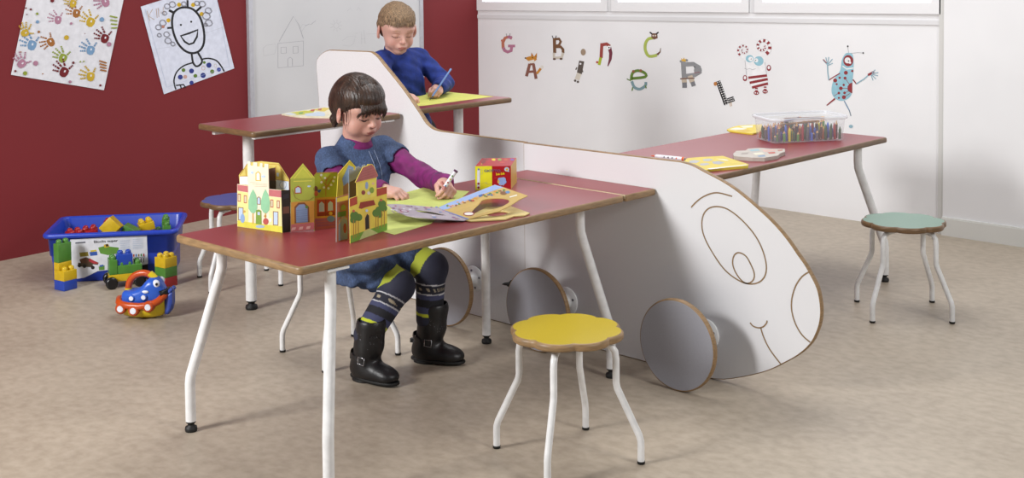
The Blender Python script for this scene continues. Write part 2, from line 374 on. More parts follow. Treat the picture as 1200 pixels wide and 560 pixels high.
p.disc(152, 152, 9, M('#b58070', .8)); p.stroke(ell(381, 388, 10, 12, 10), 2, M('#c08a70', .8), True); p.stroke(ell(450, 375, 7, 10, 10), 2, M('#c0b09a', .8), True); p.disc(278, 438, 11, M('#c09a90', .8))
p.stroke([(48, 50), (172, 498), (530, 378), (460, 5)], 1.8, M('#aebbd0', .8)); p.stroke([(110, 280), (230, 262)], 1.6, M('#bcc0cc', .8)); p.stroke([(390, 190), (495, 155)], 1.6, M('#bcc0cc', .8))
p.mb.build('drawn_figure', kd)
# ------------------------------------------------------------------ wall stickers
def sticker(name, label, cat='wall sticker', group='animal letter stickers on the white wall'):
    s = Px((0, WB-.0008, 0), (0, -1, 0)); s.info = (name, label, cat, group); return s
def fin(s):
    n, l, c, g = s.info; return s.mb.build(n, **tags(l, c, g))
A_ = (560, 0, 4.308); B_ = (720, 20, 5.09); C_ = (840, 20, 5.09)
s = sticker('letter_sticker', 'pink and orange animal letter G sticker, leftmost on the white wall').crop(*A_)
s.stroke([(172, 194), (155, 186), (137, 192), (126, 215), (128, 244)], 15, M('#b8705a', .6)).stroke([(128, 240), (135, 255), (150, 262), (168, 256), (170, 236)], 16, M('#b0748e', .6)).stroke([(152, 232), (188, 232)], 13, M('#b0748e', .6)).stroke([(172, 190), (150, 186)], 15, M('#b0748e', .6)).stroke([(146, 184), (143, 170)], 2, bk).stroke([(160, 184), (163, 168)], 2, bk).disc(122, 205, 6, M('#b8705a', .6)); fin(s)
s = sticker('letter_sticker', 'fox-headed brown letter A sticker with a bushy tail').crop(*A_)
s.stroke([(262, 322), (245, 385)], 15, M('#86574a', .6)).stroke([(280, 322), (294, 398)], 15, M('#86574a', .6)).stroke([(252, 363), (292, 360)], 12, M('#86574a', .6)).stroke([(262, 325), (284, 323)], 10, M('#86574a', .6)).stroke([(297, 372), (318, 345)], 12, M('#c4862f', .6)).disc(323, 339, 9, M('#dedad2', .6))
s.poly([(236, 292), (262, 284), (292, 284), (298, 300), (280, 314), (255, 308)], M('#c4862f', .6)).poly([(268, 286), (270, 264), (282, 284)], M('#b5762a', .6)).poly([(284, 286), (298, 266), (298, 292)], M('#b5762a', .6)).poly([(252, 308), (284, 300), (286, 318), (262, 320)], M('#e2ddd4', .6)).disc(240, 293, 4, bk).disc(276, 291, 3, bk); fin(s)
s = sticker('letter_sticker', 'brown and beige horned letter B sticker').crop(*A_)
s.stroke([(386, 192), (388, 268)], 16, M('#6f4c30', .6)).stroke([(386, 198), (410, 196), (418, 210), (410, 228), (390, 232)], 13, M('#6f4c30', .6)).stroke([(390, 236), (418, 236), (430, 250), (430, 268)], 14, M('#6f4c30', .6)).stroke([(430, 266), (424, 288), (405, 292), (384, 290), (384, 266)], 13, M('#c7bfb2', .6)).stroke([(380, 194), (375, 180)], 4, bk).stroke([(392, 192), (396, 180)], 4, bk).disc(386, 298, 8, M('#5e4636', .6), 5).disc(420, 297, 8, M('#5e4636', .6), 5); fin(s)
s = sticker('letter_sticker', 'dark grey animal letter i sticker with a speckled egg dot').crop(*A_)
s.disc(532, 263, 13, M('#9a8672', .6), 17).stroke([(524, 308), (512, 372)], 26, M('#574e48', .6)).stroke([(512, 370), (500, 402)], 24, M('#cfc8bc', .6)).disc(491, 407, 6, M('#574e48', .6)).disc(505, 413, 6, M('#574e48', .6)).disc(518, 322, 5, WHT).stroke([(500, 340), (494, 352)], 6, M('#574e48', .6)).stroke([(526, 352), (530, 364)], 6, M('#574e48', .6)); fin(s)
s = sticker('letter_sticker', 'red parrot-like letter n sticker with a green lower end').crop(*A_)
s.stroke([(626, 218), (622, 292)], 16, M('#96403a', .6)).stroke([(620, 290), (612, 328)], 14, M('#a4b22e', .6)).stroke([(628, 226), (650, 222), (666, 234)], 17, M('#96403a', .6)).stroke([(664, 238), (671, 268), (668, 300), (656, 334)], [18, 17, 14, 5], M('#6c2a3a', .6)).disc(661, 240, 9, M('#f0f0f0', .6)).disc(662, 240, 4, bk).disc(602, 314, 6, M('#b04a40', .6)); fin(s)
s = sticker('letter_sticker', 'light green letter C sticker with a brown dog-like head').crop(*A_)
s.stroke(smooth([(885, 192), (862, 196), (846, 220), (846, 255), (865, 284), (905, 278)], 3), 15, M('#a3b254', .6)).poly([(876, 168), (905, 168), (908, 192), (890, 200), (876, 190)], M('#6b4a3a', .6)).stroke([(868, 162), (880, 172)], 7, bk).stroke([(912, 162), (900, 172)], 7, bk).disc(885, 180, 4, M('#d8cfc4', .6)).disc(897, 180, 4, M('#d8cfc4', .6)).stroke([(905, 276), (920, 262), (923, 243)], [12, 6, 3], M('#6b4a3a', .6)); fin(s)
s = sticker('letter_sticker', 'frog-like letter e sticker, green above and grey-blue below').crop(*A_)
s.stroke(smooth([(778, 396), (845, 388), (842, 368), (808, 356), (780, 370), (774, 405)], 3), 14, M('#5f7d2e', .6)).stroke(smooth([(777, 410), (790, 440), (818, 450), (845, 432), (848, 414)], 3), 14, M('#76949c', .6)).stroke([(752, 398), (772, 408)], 5, M('#5f7d2e', .6)).stroke([(846, 392), (852, 378)], 5, M('#5f7d2e', .6)).disc(785, 360, 7, M('#8d5a3a', .6)).disc(822, 356, 7, M('#8d5a3a', .6)).stroke([(782, 440), (778, 458)], 6, M('#5f7d2e', .6)).stroke([(845, 430), (850, 446)], 6, M('#5f7d2e', .6)); fin(s)
s = sticker('letter_sticker', 'grey crowned hippo-like letter R sticker').crop(*B_)
g_ = M('#88898c', .6)
s.stroke([(410, 262), (416, 362)], 28, g_).stroke([(424, 282), (470, 280), (505, 300), (510, 328), (480, 345), (424, 352)], 26, g_).disc(498, 318, 24, g_, 28).stroke([(414, 362), (418, 392)], 30, M('#bcae9c', .6)).stroke([(418, 390), (419, 422)], 28, M('#76777c', .6)).stroke([(450, 350), (465, 388)], 30, M('#bcae9c', .6)).stroke([(465, 386), (474, 412)], 26, M('#76777c', .6)).poly([(400, 262), (398, 244), (408, 254), (414, 240), (420, 254), (430, 246), (426, 266)], M('#d6a93c', .6)).disc(396, 264, 7, g_).disc(432, 258, 7, g_).stroke([(392, 368), (478, 364)], 7, M('#6b4a44', .6)).disc(478, 298, 4, bk).stroke([(474, 334), (510, 328)], 3, M('#8a3a4a', .6)); fin(s)
s = sticker('letter_sticker', 'black and white chequered bird letter L sticker').crop(*B_)
s.stroke([(618, 382), (668, 522)], 28, bk).stroke([(664, 504), (714, 486)], 30, bk)
for i in range(11):
    for j in range(2): s.disc(616+i*4.9+j*12, 390+i*13-j*4, 3.6, M('#e6e6e6', .6), n=6)
for i in range(4):
    for j in range(2): s.disc(678+i*10, 492+j*12-i*3, 3.4, M('#e6e6e6', .6), n=6)
s.disc(602, 398, 10, M('#b5763a', .6), 12).stroke([(688, 512), (693, 534)], 3, M('#c09a6a', .6)).stroke([(696, 508), (700, 530)], 3, M('#c09a6a', .6)); fin(s)
# monster 1: striped curly horns
s = sticker('monster_sticker', 'white monster sticker with curled red-striped horns and striped trousers', 'wall sticker', 'monster stickers on the white wall').crop(*C_)
rr = M('#8a2a30', .6); ww = M('#e6e6e8', .6); ln = M('#8a8a90', .6); bl_ = M('#8fbccb', .6)
s.poly([(140, 235), (165, 258), (178, 350), (210, 425), (300, 415), (306, 350), (290, 270), (285, 232), (230, 228)], ww)
def spiral(cx, cy, r0, a0, turns, dirn, w0):
    n = 46; pts = [(cx+(r0*(1-.8*k/n))*math.cos(a0+dirn*turns*2*PI*k/n), cy+(r0*(1-.8*k/n))*math.sin(a0+dirn*turns*2*PI*k/n)) for k in range(n+1)]
    s.stroke(pts, [w0*(1-.62*k/n)+3 for k in range(n+1)], M('#b9b2b4', .6)); s.stroke(pts, [w0*(1-.62*k/n) for k in range(n+1)], ww)
    for k in range(0, n-2, 4): s.stroke(pts[k:k+3], w0*(1-.62*k/n), rr)
spiral(160, 198, 36, 2.2, 1.35, 1, 11); spiral(273, 176, 48, 1.1, 1.35, -1, 20)
s.disc(196, 248, 24, bl_, 22).disc(250, 262, 29, bl_).disc(202, 250, 14, ww).disc(235, 258, 12, ww).disc(205, 250, 3, bk).disc(232, 258, 3, bk)
s.stroke([(165, 305), (180, 312), (195, 306), (210, 314), (232, 308)], 2, ln)
s.stroke([(188, 362), (300, 348)], 15, rr).stroke([(196, 392), (304, 370)], 15, rr).stroke([(210, 420), (305, 396)], 15, rr)
s.stroke([(168, 258), (178, 350)], 2, ln).stroke([(286, 268), (298, 345)], 2, ln)
for x, y in ((236, 452), (288, 444)):
    s.disc(x, y, 16, rr, 12).disc(x-6, y, 4, ww).disc(x+6, y+2, 4, ww).stroke([(x, y-30), (x, y-10)], 16, rr).stroke([(x, y-22), (x, y-16)], 16, ww)
for x, y in ((168, 364), (310, 303)): s.disc(x, y, 13, rr, 18).disc(x, y-2, 7, ww, 10)
fin(s)
s = sticker('monster_sticker', 'blue and red spotted monster sticker waving its thin arms', 'wall sticker', 'monster stickers on the white wall').crop(*C_)
s.poly(smooth([(765, 220), (790, 213), (812, 228), (816, 300), (810, 380), (806, 450), (785, 485), (740, 500), (700, 480), (684, 440), (695, 380), (735, 320), (745, 260)], 3, True), bl_)
s.disc(784, 260, 30, rr, 34).disc(780, 258, 18, ww).disc(795, 272, 7, ww).disc(786, 262, 4, bk).stroke([(750, 292), (775, 310), (815, 304)], 7, ww)
s.poly([(808, 390), (795, 395), (780, 412), (780, 436), (795, 450), (808, 455)], rr)
for x, y, r in [(770, 332, 12), (740, 425, 11), (765, 364, 9), (758, 478, 12), (728, 453, 8), (706, 378, 12), (808, 322, 7), (733, 362, 7), (757, 405, 7), (762, 452, 8), (728, 482, 6), (715, 400, 6)]: s.disc(x, y, r, rr)
for q in [[(740, 425), (790, 425)], [(765, 364), (790, 400)], [(728, 453), (700, 470)], [(758, 478), (795, 455)], [(762, 452), (790, 440)]]: s.stroke(q, 3, rr)
s.stroke([(786, 213), (781, 176)], 2, ln).disc(781, 174, 5, bk).stroke([(800, 216), (840, 212), (872, 214)], 2, ln).disc(873, 214, 5, bk)
s.stroke([(735, 335), (700, 355), (668, 376)], 6, rr).stroke([(668, 376), (662, 330), (660, 285)], 7, M('#87aab8', .6)).stroke([(812, 372), (832, 398)], 7, rr).stroke([(832, 398), (880, 368), (905, 345)], 7, M('#87aab8', .6)).poly([(905, 352), (898, 340), (935, 320), (940, 332)], rr)
for q in [[(660, 285), (633, 255)], [(660, 280), (650, 240)], [(662, 280), (668, 238)], [(664, 282), (690, 250)], [(664, 288), (692, 275)], [(925, 335), (945, 314)], [(928, 338), (964, 330)], [(928, 342), (962, 350)], [(924, 345), (950, 370)], [(920, 345), (932, 378)]]: s.stroke(q, 5, M('#87aab8', .6))
s.stroke([(634, 252), (655, 275)], 5, rr).stroke([(705, 486), (655, 527)], [10, 6], rr).stroke([(760, 500), (790, 556)], 6, M('#6a8aa8', .6)).stroke([(790, 556), (800, 590)], 5, M('#6a7a88', .6)).disc(800, 652, 12, M('#87aab8', .6), 10)
fin(s)
# ------------------------------------------------------------------ furniture
TOPRED = M('#86363a', .34, 'laminate'); TOPRED.node_tree.nodes['Principled BSDF'].inputs['Specular IOR Level'].default_value = .34; EDGE = M('#8e7250', .45, 'wood'); EDGED = M('#6e5439', .4, 'wood'); LEG = M('#e4e4e4', .28); RUB = M('#141414', .6); PANEL = M('#e2e2e5', .36, 'laminate')
def table_leg(parent, foot, top, ztop, r=.0152, zb=.165, zt=.475):
    f = Vector((*foot, 0)); t = Vector((*top, 0)); m = MB()
    pts = [f+Vector((0, 0, .03)), f+Vector((0, 0, zb-.025)), f+(t-f)*.03+Vector((0, 0, zb)), f+(t-f)*.13+Vector((0, 0, zb+.03)), f+(t-f)*.9+Vector((0, 0, zt-.03)), f+(t-f)*.985+Vector((0, 0, zt)), t+Vector((0, 0, zt+.03)), t+Vector((0, 0, ztop))]
    m.tube(pts, r, LEG, 16)
    o = m.build('leg', parent)
    MB().lathe([(.014, .03), (.014, .026), (.0095, .022), (.0095, .017), (.0165, .014), (.018, .006), (.0165, 0)], RUB, 18, Matrix.Translation(f)).build('rubber_foot', o)
    MB().box(-.035, .035, -.035, .035, ztop-.006, ztop, LEG, Matrix.Translation(t)).build('fixing_plate', o)
HT = .59; TH = .022
A0, A1 = -.288, .295
t = thing('activity_table', 'front red-topped play table with bent white legs where the girl sits', 'table', (0, -.8, 0), group=None)
MB().slab(rrect(A0, -1.445, A1, -.159, .018, 4), HT-TH, HT, .007, TOPRED, EDGE).build('tabletop', t)
MB().slab(rrect(A0, -.156, A1, -.001, .006, 2), HT-TH, HT, .005, TOPRED, EDGE).build('joining_strip', t, label='narrow red strip of tabletop fixed to the white panel')
MB().box(A0+.004, A1-.004, -.1586, -.1564, HT-.012, HT+.0003, M('#cdbb9c', .5)).build('edge_band', t, label='pale seam strip between the two tabletop pieces')
MB().box(A0+.05, A1-.06, -.20, -.10, HT-TH-.004, HT-TH, LEG).box(.2, .206, -.30, -.02, HT-TH-.018, HT-TH-.004, LEG).build('hinge_plate', t)
table_leg(t, (-.332, -1.377), (-.262, -1.307), HT-TH)
table_leg(t, (-.297, -.207), (-.23, -.274), HT-TH, zb=.14)
table_leg(t, (.262, -.197), (.196, -.268), HT-TH)
table_leg(t, (.328, -1.392), (.262, -1.325), HT-TH)
t = thing('activity_table', 'rear red-topped play table holding the clear pencil tub, behind the car panel nose', 'table', (0, .9, 0))
MB().slab(rrect(A0, .0195, A1+.008, 1.566, .018, 4), HT-TH, HT, .007, TOPRED, EDGED).build('tabletop', t)
table_leg(t, (.325, 1.497), (.245, 1.417), HT-TH, r=.017)
table_leg(t, (-.31, 1.49), (-.24, 1.42), HT-TH, r=.017)
def column(parent, x, y, ztop):
    o = MB().tube([(x, y, .035), (x, y, ztop)], .0215, LEG, 20).build('leg', parent)
    MB(Matrix.Translation((x, y, 0))).lathe([(.019, .035), (.019, .03), (.013, .026), (.013, .02), (.022, .016), (.024, .006), (.022, 0)], RUB, 20).build('rubber_foot', o)
HU = .74; U0, U1 = -1.334, -.968
t = thing('standing_table', 'high red shelf-like table on one thick white post, left of the tall white cab panel', 'table', (-1.29, -.5, 0))
MB().slab(rrect(U0, -.705, U1, -.001, .016, 4), HU-TH, HU, .007, TOPRED, EDGED).build('tabletop', t)
MB().box(U1-.03, U1-.012, -.69, -.03, HU-TH-.007, HU-TH, LEG).box(-1.30, -1.28, -.66, -.02, HU-TH-.02, HU-TH, LEG).build('support_rail', t)
column(t, -1.289, -.507, HU-TH)
tc_ = at(537, 130, y=.45)
t = thing('standing_table', 'high red table where the boy writes on yellow paper, behind the tall white cab panel', 'table', (-1.2, .5, 0))
bx1 = at(590, 114, z=HU)
MB().slab(rrect(U0, .0275, -1.02, .69, .016, 4), HU-TH, HU, .007, TOPRED, EDGED).build('tabletop', t)
cb = on_plane(537, 128, (-1.23, 0, 0), (1, 0, 0))
column(t, -1.23, cb.y, HU-TH)
# ---- car-shaped panels (face on y=0, 19 mm thick, outline in x,z)
nose = [(.395, .690), (.44, .684), (.488, .668), (.55, .648), (.601, .627), (.65, .6), (.695, .572), (.735, .545), (.771, .516), (.803, .485), (.83, .454), (.855, .427), (.874, .400), (.893, .370), (.903, .342), (.909, .302), (.907, .268), (.898, .235), (.875, .190), (.831, .145), (.771, .103), (.735, .08), (.695, .060), (.65, .041), (.616, .028), (.56, .010), (.50, .001), (.46, 0)]
nose = [(p.x, p.y) for p in smooth([Vector((*q, 0)) for q in nose], 3)]
seam = A0 - .018
front = [(seam, 0), (seam, .6865)] + nose
TP = frame((0, 0, 0), (1, 0, 0), (0, 0, 1))            # local xy -> world x,z ; local z -> -y
car = thing('car_panel', 'white car-shaped play panel nose with an engraved smiling eye and cheek', 'play panel', (.3, .01, 0))
MB(TP).slab(front, -.019, 0, .003, PANEL, EDGE, nb=2).build('panel_board', car)
gr = M('#8a7050', .7)
p = Px((0, -.0004, 0), (0, -1, 0)).crop(740, 190, 2)
def groove(pts, closed=False):
    q = [p.pt(x, y, 0) for x, y in pts]; q = [Vector((a.x, a.z, 0)) for a in smooth(q, 4, closed)]
    q = [(a.x, a.y) for a in q]
    gm.stroke(q, .0048, gr, .0005, closed=closed)
def groove(pts, closed=False):
    q = [p.pt(x, y, 0) for x, y in pts]; q = smooth(q, 4, closed)
    gm.stroke([(a.x, a.z) for a in q], .0046, gr, .0008, closed=closed)
for nm, L_ in (('engraved_eyebrow', [([(140, 106), (150, 95), (165, 83), (185, 74), (205, 72), (236, 80)], 0)]),
        ('engraved_eye', [([(165, 150), (168, 125), (180, 109), (200, 104), (225, 110), (255, 132), (285, 165), (305, 200), (316, 240), (312, 268), (295, 283), (268, 284), (240, 270), (215, 248), (190, 212), (172, 178)], 1), ([(237, 235), (241, 218), (252, 212), (268, 220), (280, 240), (288, 262), (284, 278), (270, 284), (255, 274), (242, 254)], 1)]),
        ('engraved_mouth', [([(278, 376), (285, 384), (297, 388), (308, 386), (316, 378), (318, 371)], 0), ([(303, 388), (310, 410), (325, 440), (350, 473)], 0)]),
        ('engraved_cheek', [([(418, 256), (400, 268), (385, 290), (376, 320), (376, 350), (385, 380), (400, 405), (419, 422)], 0)])):
    gm = MB(TP)
    for pts, c in L_: groove(pts, bool(c))
    gm.build(nm, car, label='brown engraved line')
cab = [(-.30-.018-.001+.012, 0)]
lo = smooth([Vector((*q, 0)) for q in [(-.93, 0), (-1.05, .008), (-1.15, .028), (-1.27, .075), (-1.36, .14), (-1.43, .235), (-1.48, .35), (-1.50, .47), (-1.507, .58), (-1.515, .75), (-1.527, .88), (-1.525, .92), (-1.503, .945), (-1.47, .963), (-1.435, .972)]], 3)
hi = smooth([Vector((*q, 0)) for q in [(-1.19, .977), (-1.165, .976), (-1.14, .967), (-1.115, .952), (-1.088, .930), (-.97, .838), (-.872, .748), (-.845, .72), (-.82, .703), (-.79, .692), (-.75, .688)]], 3)
seam2 = seam - .0015
cabo = [(seam2, 0)] + [(seam2, .6865)] + [(q.x, q.y) for q in hi[::-1]] + [(q.x, q.y) for q in lo[::-1]]
cabt = thing('cab_panel', 'tall white car-cab panel with rounded wooden rim, rising behind the girl', 'play panel', (-1, .01, 0))
MB(TP).slab(cabo, -.027, -.008, .003, PANEL, EDGE, nb=2).build('panel_board', cabt)
# ---- wheels
GREY = M('#9c9da6', .3, 'laminate')
def wheel(parent, x, dz=0):
    R = .1445; c = (x, -.163, R+dz)
    T = frame((x, -.163, R+dz), (1, 0, 0), (0, 0, 1))
    w = MB(T).slab([(R*math.cos(k*PI/40), R*math.sin(k*PI/40)) for k in range(80)], -.019, 0, .005, GREY, EDGE).build('wheel', parent, label='grey disc wheel with wooden rim')
    y0 = -.144
    MB().cyl((x, y0, R+dz), (x, -.006, R+dz), .017, LEG, 20).build('axle', w)
    fl = MB(frame((x, 0, R+dz), (1, 0, 0), (0, 0, 1))).lathe([(.048, .0005), (.050, .003), (.048, .006), (.03, .007), (.022, .012), (.018, .03)], LEG, 28).build('hub_flange', w)
    for k in range(4):
        a = k*PI/2+.3; MB(frame((x, 0, R+dz), (1, 0, 0), (0, 0, 1))).lathe([(.0045, .006), (.0045, .0085), (.001, .009)], M('#77777c', .3, metal=.8), 10, Matrix.Translation((.033*math.cos(a), .033*math.sin(a), 0))).build('screw', w)
wheel(car, .496); wheel(car, -.099); wheel(cabt, -.566, 0)
kb = thing('black_clip', 'small pointed black clip sticking out of the car panel beside the middle wheel', 'clip', tuple(at(599, 330, y=0)), group=None)
q0 = at(600, 332, y=-.001); q1 = at(590, 333, y=-.035)
MB().tube([q0, q0+Vector((0, -.012, 0)), q1+Vector((.005, 0, .002)), q1+Vector((-.004, -.004, 0))], [.013, .008, .005, .001], RUB, 10).tube([q0+Vector((0, -.006, -.014)), q1+Vector((.008, .006, 0))], [.004, .003], RUB, 8).build('clip_body', kb)
# ---- stools
def flower(R, n=8, d=.085):
    return [(R*(1-d+d*abs(math.cos(n/2*t))**.7)*math.cos(t), R*(1-d+d*abs(math.cos(n/2*t))**.7)*math.sin(t)) for t in [2*PI*k/96 for k in range(96)]]
def make_stool(col, edge, label, x, y, rot, cat='stool'):
    s = thing('flower_stool', label, 'stool', (x, y, 0), rot, 'flower-shaped stools')
    T = s.matrix_basis
    MB(T).slab(flower(.156), .3515-.021, .3515, .007, M(col, .33, 'laminate'), edge, mbot=edge).build('seat', s)
    MB(T).box(-.11, .11, -.012, .012, .3225, .3305, LEG).box(-.012, .012, -.11, .11, .3225, .3305, LEG).build('seat_frame', s)
    for k in range(4):
        R = T @ Matrix.Rotation(k*PI/2, 4, 'Z')
        pts = [(.06, 0, .3195), (.10, 0, .3195), (.122, 0, .314), (.133, 0, .30), (.136, 0, .28), (.136, 0, .215), (.139, 0, .20), (.198, 0, .078), (.2025, 0, .062), (.203, 0, .045), (.203, 0, .006)]
        pts = [(a, 0, c) for a, b, c in pts]
        lg = MB(R).tube(pts, .0097, LEG, 12).build('leg', s)
        MB(R).lathe([(.0108, .008), (.0108, .002), (.009, 0)], RUB, 12, Matrix.Translation((.203, 0, 0))).build('rubber_foot', lg)
    return s
make_stool('#bfa724', EDGE, 'yellow flower-shaped stool on white bent legs, standing empty in the foreground', .592, -.782, .466)
make_stool('#6d8c7d', EDGED, 'green flower-shaped stool by the white wall at the right', .599, 1.122, -.086+PI/2)
make_stool('#3b4a8e', EDGED, 'blue flower-shaped stool between the toy tub and the high table post', -1.684, -.294, .375)
make_stool('#b8402f', EDGE, 'stool the girl sits on, its seat hidden under her denim dress', -.588, -.629, .655)
# ------------------------------------------------------------------ toys and papers
P9 = lambda h, r=.35, k='plain', **kw: M(h, r, k, **kw)
# ---- blue tub
e1 = Vector((.617, .787, 0)).normalized(); e2 = Vector((-e1.y, e1.x, 0))
BC = Vector((-2.235, -.545, 0)); Tb = frame(BC, e1, e2)
BLUE = P9('#2340b0', .32); BLUED = P9('#2340b0', .4)
def rr3(hx, hy, r, z): return [(x, y, z) for x, y in rrect(-hx, -hy, hx, hy, r, 5)]
bn = thing('toy_tub', 'big blue plastic tub of building blocks standing before the red wall', 'tub', tuple(BC))
prof = [(.242, .158, .03, 0.0), (.247, .163, .034, .004), (.249, .166, .034, .112), (.257, .174, .034, .115), (.262, .182, .034, .192)]
inn = [(.258, .178, .03, .206), (.25, .17, .03, .1), (.24, .156, .028, .006)]
m = MB(Tb).ring_loft([rr3(*q) for q in prof + [(.276, .196, .036, .194), (.279, .199, .038, .2), (.279, .199, .038, .209), (.274, .194, .036, .213), (.262, .182, .034, .213)] + inn], BLUE, BLUE, BLUE)
m.build('tub_body', bn)
# label on its front
pA = Tb @ Vector((-.2, -.1665, .07)); pB = Tb @ Vector((.2, -.1665, .07)); pC = Tb @ Vector((0, -.1785, .185))
nrm = (pB-pA).cross(pC-pA).normalized()
p = Px(pA + (nrm if nrm.dot(CAM-pA) > 0 else -nrm)*.004, nrm).crop(40, 240, 5.09)
p.plate([(215, 207), (672, 180), (679, 352), (590, 372), (380, 395), (300, 434), (258, 441), (215, 440)], .0008, P9('#d8dae2', .6))
lb = p.mb.build('label_sheet', bn, label='white printed label sheet')
p = Px(p.P0, nrm).crop(40, 240, 5.09)
for pts, c in [([(270, 285), (320, 280), (325, 305), (275, 310)], '#8a7c2a'), ([(330, 282), (375, 278), (378, 300), (335, 305)], '#2f56a8'), ([(335, 272), (370, 268), (372, 277), (338, 281)], '#c9b428'),
        ([(382, 255), (420, 245), (505, 255), (500, 290), (440, 300), (395, 290)], '#5f8f36'), ([(415, 238), (440, 232), (450, 250), (420, 256)], '#c9a82a'), ([(425, 236), (440, 234), (445, 246), (430, 250)], '#3a2c22'),
        ([(270, 325), (310, 312), (350, 330), (385, 345), (380, 358), (330, 352), (280, 350)], '#5a3a28'), ([(330, 318), (385, 348), (360, 352), (325, 335)], '#a8323a'), ([(262, 345), (350, 350), (350, 372), (262, 368)], '#4c4030'), ([(385, 368), (420, 360), (420, 388), (388, 390)], '#5c8a34'), ([(390, 360), (412, 356), (415, 366), (392, 370)], '#3058a8'),
        ([(600, 368), (678, 352), (679, 395), (600, 400)], '#15151c')]: p.poly(pts, P9(c, .6))
for x, y in ((270, 362), (300, 366), (350, 374)): p.disc(x, y, 11, P9('#1d1714', .6))
for k in range(8):
    p.poly([(545+k*15, 298-k*.9), (553+k*15, 297-k*.9), (553+k*15, 312-k*.9), (545+k*15, 313-k*.9)], P9(['#3a6aa8', '#8a6a3a', '#3d7a3a', '#b04038'][k % 4], .6))
    p.stroke([(548+k*15, 322-k*.9), (548+k*15, 348-k*.9)], 5, P9('#5a4a3a', .6))
p.stroke([(540, 318), (662, 310)], 2.5, P9('#4a4a55', .6))
for k in range(7): p.stroke([(512, 215+k*9), (570, 211+k*9)], 2, P9('#9fb0c8', .6)); p.stroke([(588, 207+k*9), (650, 203+k*9)], 2, P9('#9fb0c8', .6))
def px_text(p, txt, x0, y0, x1, y1, hpx, mat, bold=.0, parent=None):
    """lettering on the plane of p, running from pixel (x0,y0) to (x1,y1)"""
    a = p.pt(x0, y0, .0012); b = p.pt(x1, y1, .0012); c = p.pt(x0, y0-hpx, .0012)
    ex = (b-a); T = frame(a, ex, c-a); t = MB()
    text_mesh(t, txt, 1, mat, I4, 'LEFT', bold)
    w_ = max(v.x for v in t.v)-min(v.x for v in t.v); h_ = (c-a).length/.72
    p.mb.add([T @ Vector((v.x*ex.length/w_, v.y*h_, 0)) for v in t.v], t.f, mat)
px_text(p, 'Blocks super', 355, 228, 498, 219, 15, P9('#15161c', .6), .01)
px_text(p, 'blocrouss', 246, 232, 306, 227, 9, P9('#3a3d48', .6)) if False else p.stroke([(246, 228), (306, 223)], 8, P9('#5c5f6c', .6))
p.mb.build('label_print', lb)
# ---- bricks
PI_ = .0325
BCOL = dict(r='#9c1f22', g='#4b7f33', y='#caa91f', b='#2344a6')
def brick_mb(T, nx, ny, h, c, studs=None, mb=None):
    mat = P9(BCOL[c], .28); mb = mb or MB(); o = MB(T)
    o.box(0, nx*PI_, 0, ny*PI_, 0, h, mat, bev=.002)
    for i in range(nx):
        for j in range(ny):
            if studs and (i, j) not in studs: continue
            o.lathe([(.0118, 0), (.0118, .009), (.010, .0135), (.005, .0165), (.0005, .017)], mat, 14, Matrix.Translation(((i+.5)*PI_, (j+.5)*PI_, h)))
    return o
def brick_frame(o, ang, tilt=None):
    T = Matrix.Translation(Vector(o)) @ Matrix.Rotation(ang, 4, 'Z')
    return T @ tilt if tilt else T
tw = thing('block_tower', 'block tower with a tall green block on top, left front of the tub', 'building blocks', (-2.11, -.83, 0), group=None)
T = brick_frame((-2.15, -.885, 0), .17)
brick_mb(T, 2, 2, .041, 'b', {(9, 9)}).build('block', tw, label='blue block')
brick_mb(T @ Matrix.Translation((0, 0, .041)), 2, 2, .041, 'y').build('block', tw, label='yellow block')
brick_mb(T @ Matrix.Translation((0, 0, .082)), 1, 2, .032, 'y').build('block', tw, label='small yellow block')
brick_mb(T @ Matrix.Translation((0, 0, .114)), 1, 2, .078, 'g').build('block', tw, label='tall green block')
tw = thing('block_tower', 'short tower of red, green and yellow blocks, right front of the blue tub', 'building blocks', (-1.84, -.52, 0))
T = brick_frame((-1.885, -.575, 0), .17)
brick_mb(T, 2, 2, .041, 'r').build('block', tw, label='red block')
brick_mb(T @ Matrix.Translation((0, 0, .041)), 2, 2, .041, 'g').build('block', tw, label='green block')
brick_mb(T @ Matrix.Translation((0, 0, .082)), 2, 2, .041, 'y').build('block', tw, label='yellow block')
tk = thing('block_truck', 'toy truck of blue, green and yellow blocks on black wheels, by the tub label', 'toy truck', (-1.99, -.69, 0))
ul = Vector((.378, .926, 0)); wd_ = Vector((-.926, .378, 0)); T = frame(at(131, 332, z=.0245)+ul*.012+wd_*.016, ul, wd_); K = P9('#101012', .3)
brick_mb(T @ Matrix.Translation((-.018, 0, 0)), 4, 2, .03, 'y').build('block', tk, label='yellow chassis block')
brick_mb(T @ Matrix.Translation((-.018, 0, .03)), 1, 2, .062, 'g').build('block', tk, label='green block')
brick_mb(T @ Matrix.Translation((.016, 0, .03)), 3, 2, .036, 'g').build('block', tk, label='low green block')
brick_mb(T @ Matrix.Translation((.012, .006, .066)), 2, 1, .045, 'b').build('block', tk, label='blue block')
for x in (-.012, .1):
    for y, s_ in ((-.016, -1), (PI_*2+.016, 1)):
        MB(T).tube([(x, y-.012, .0), (x, y-.010, 0), (x, y+.010, 0), (x, y+.012, 0)], [.017, .0245, .0245, .017], K, 22).build('wheel', tk)
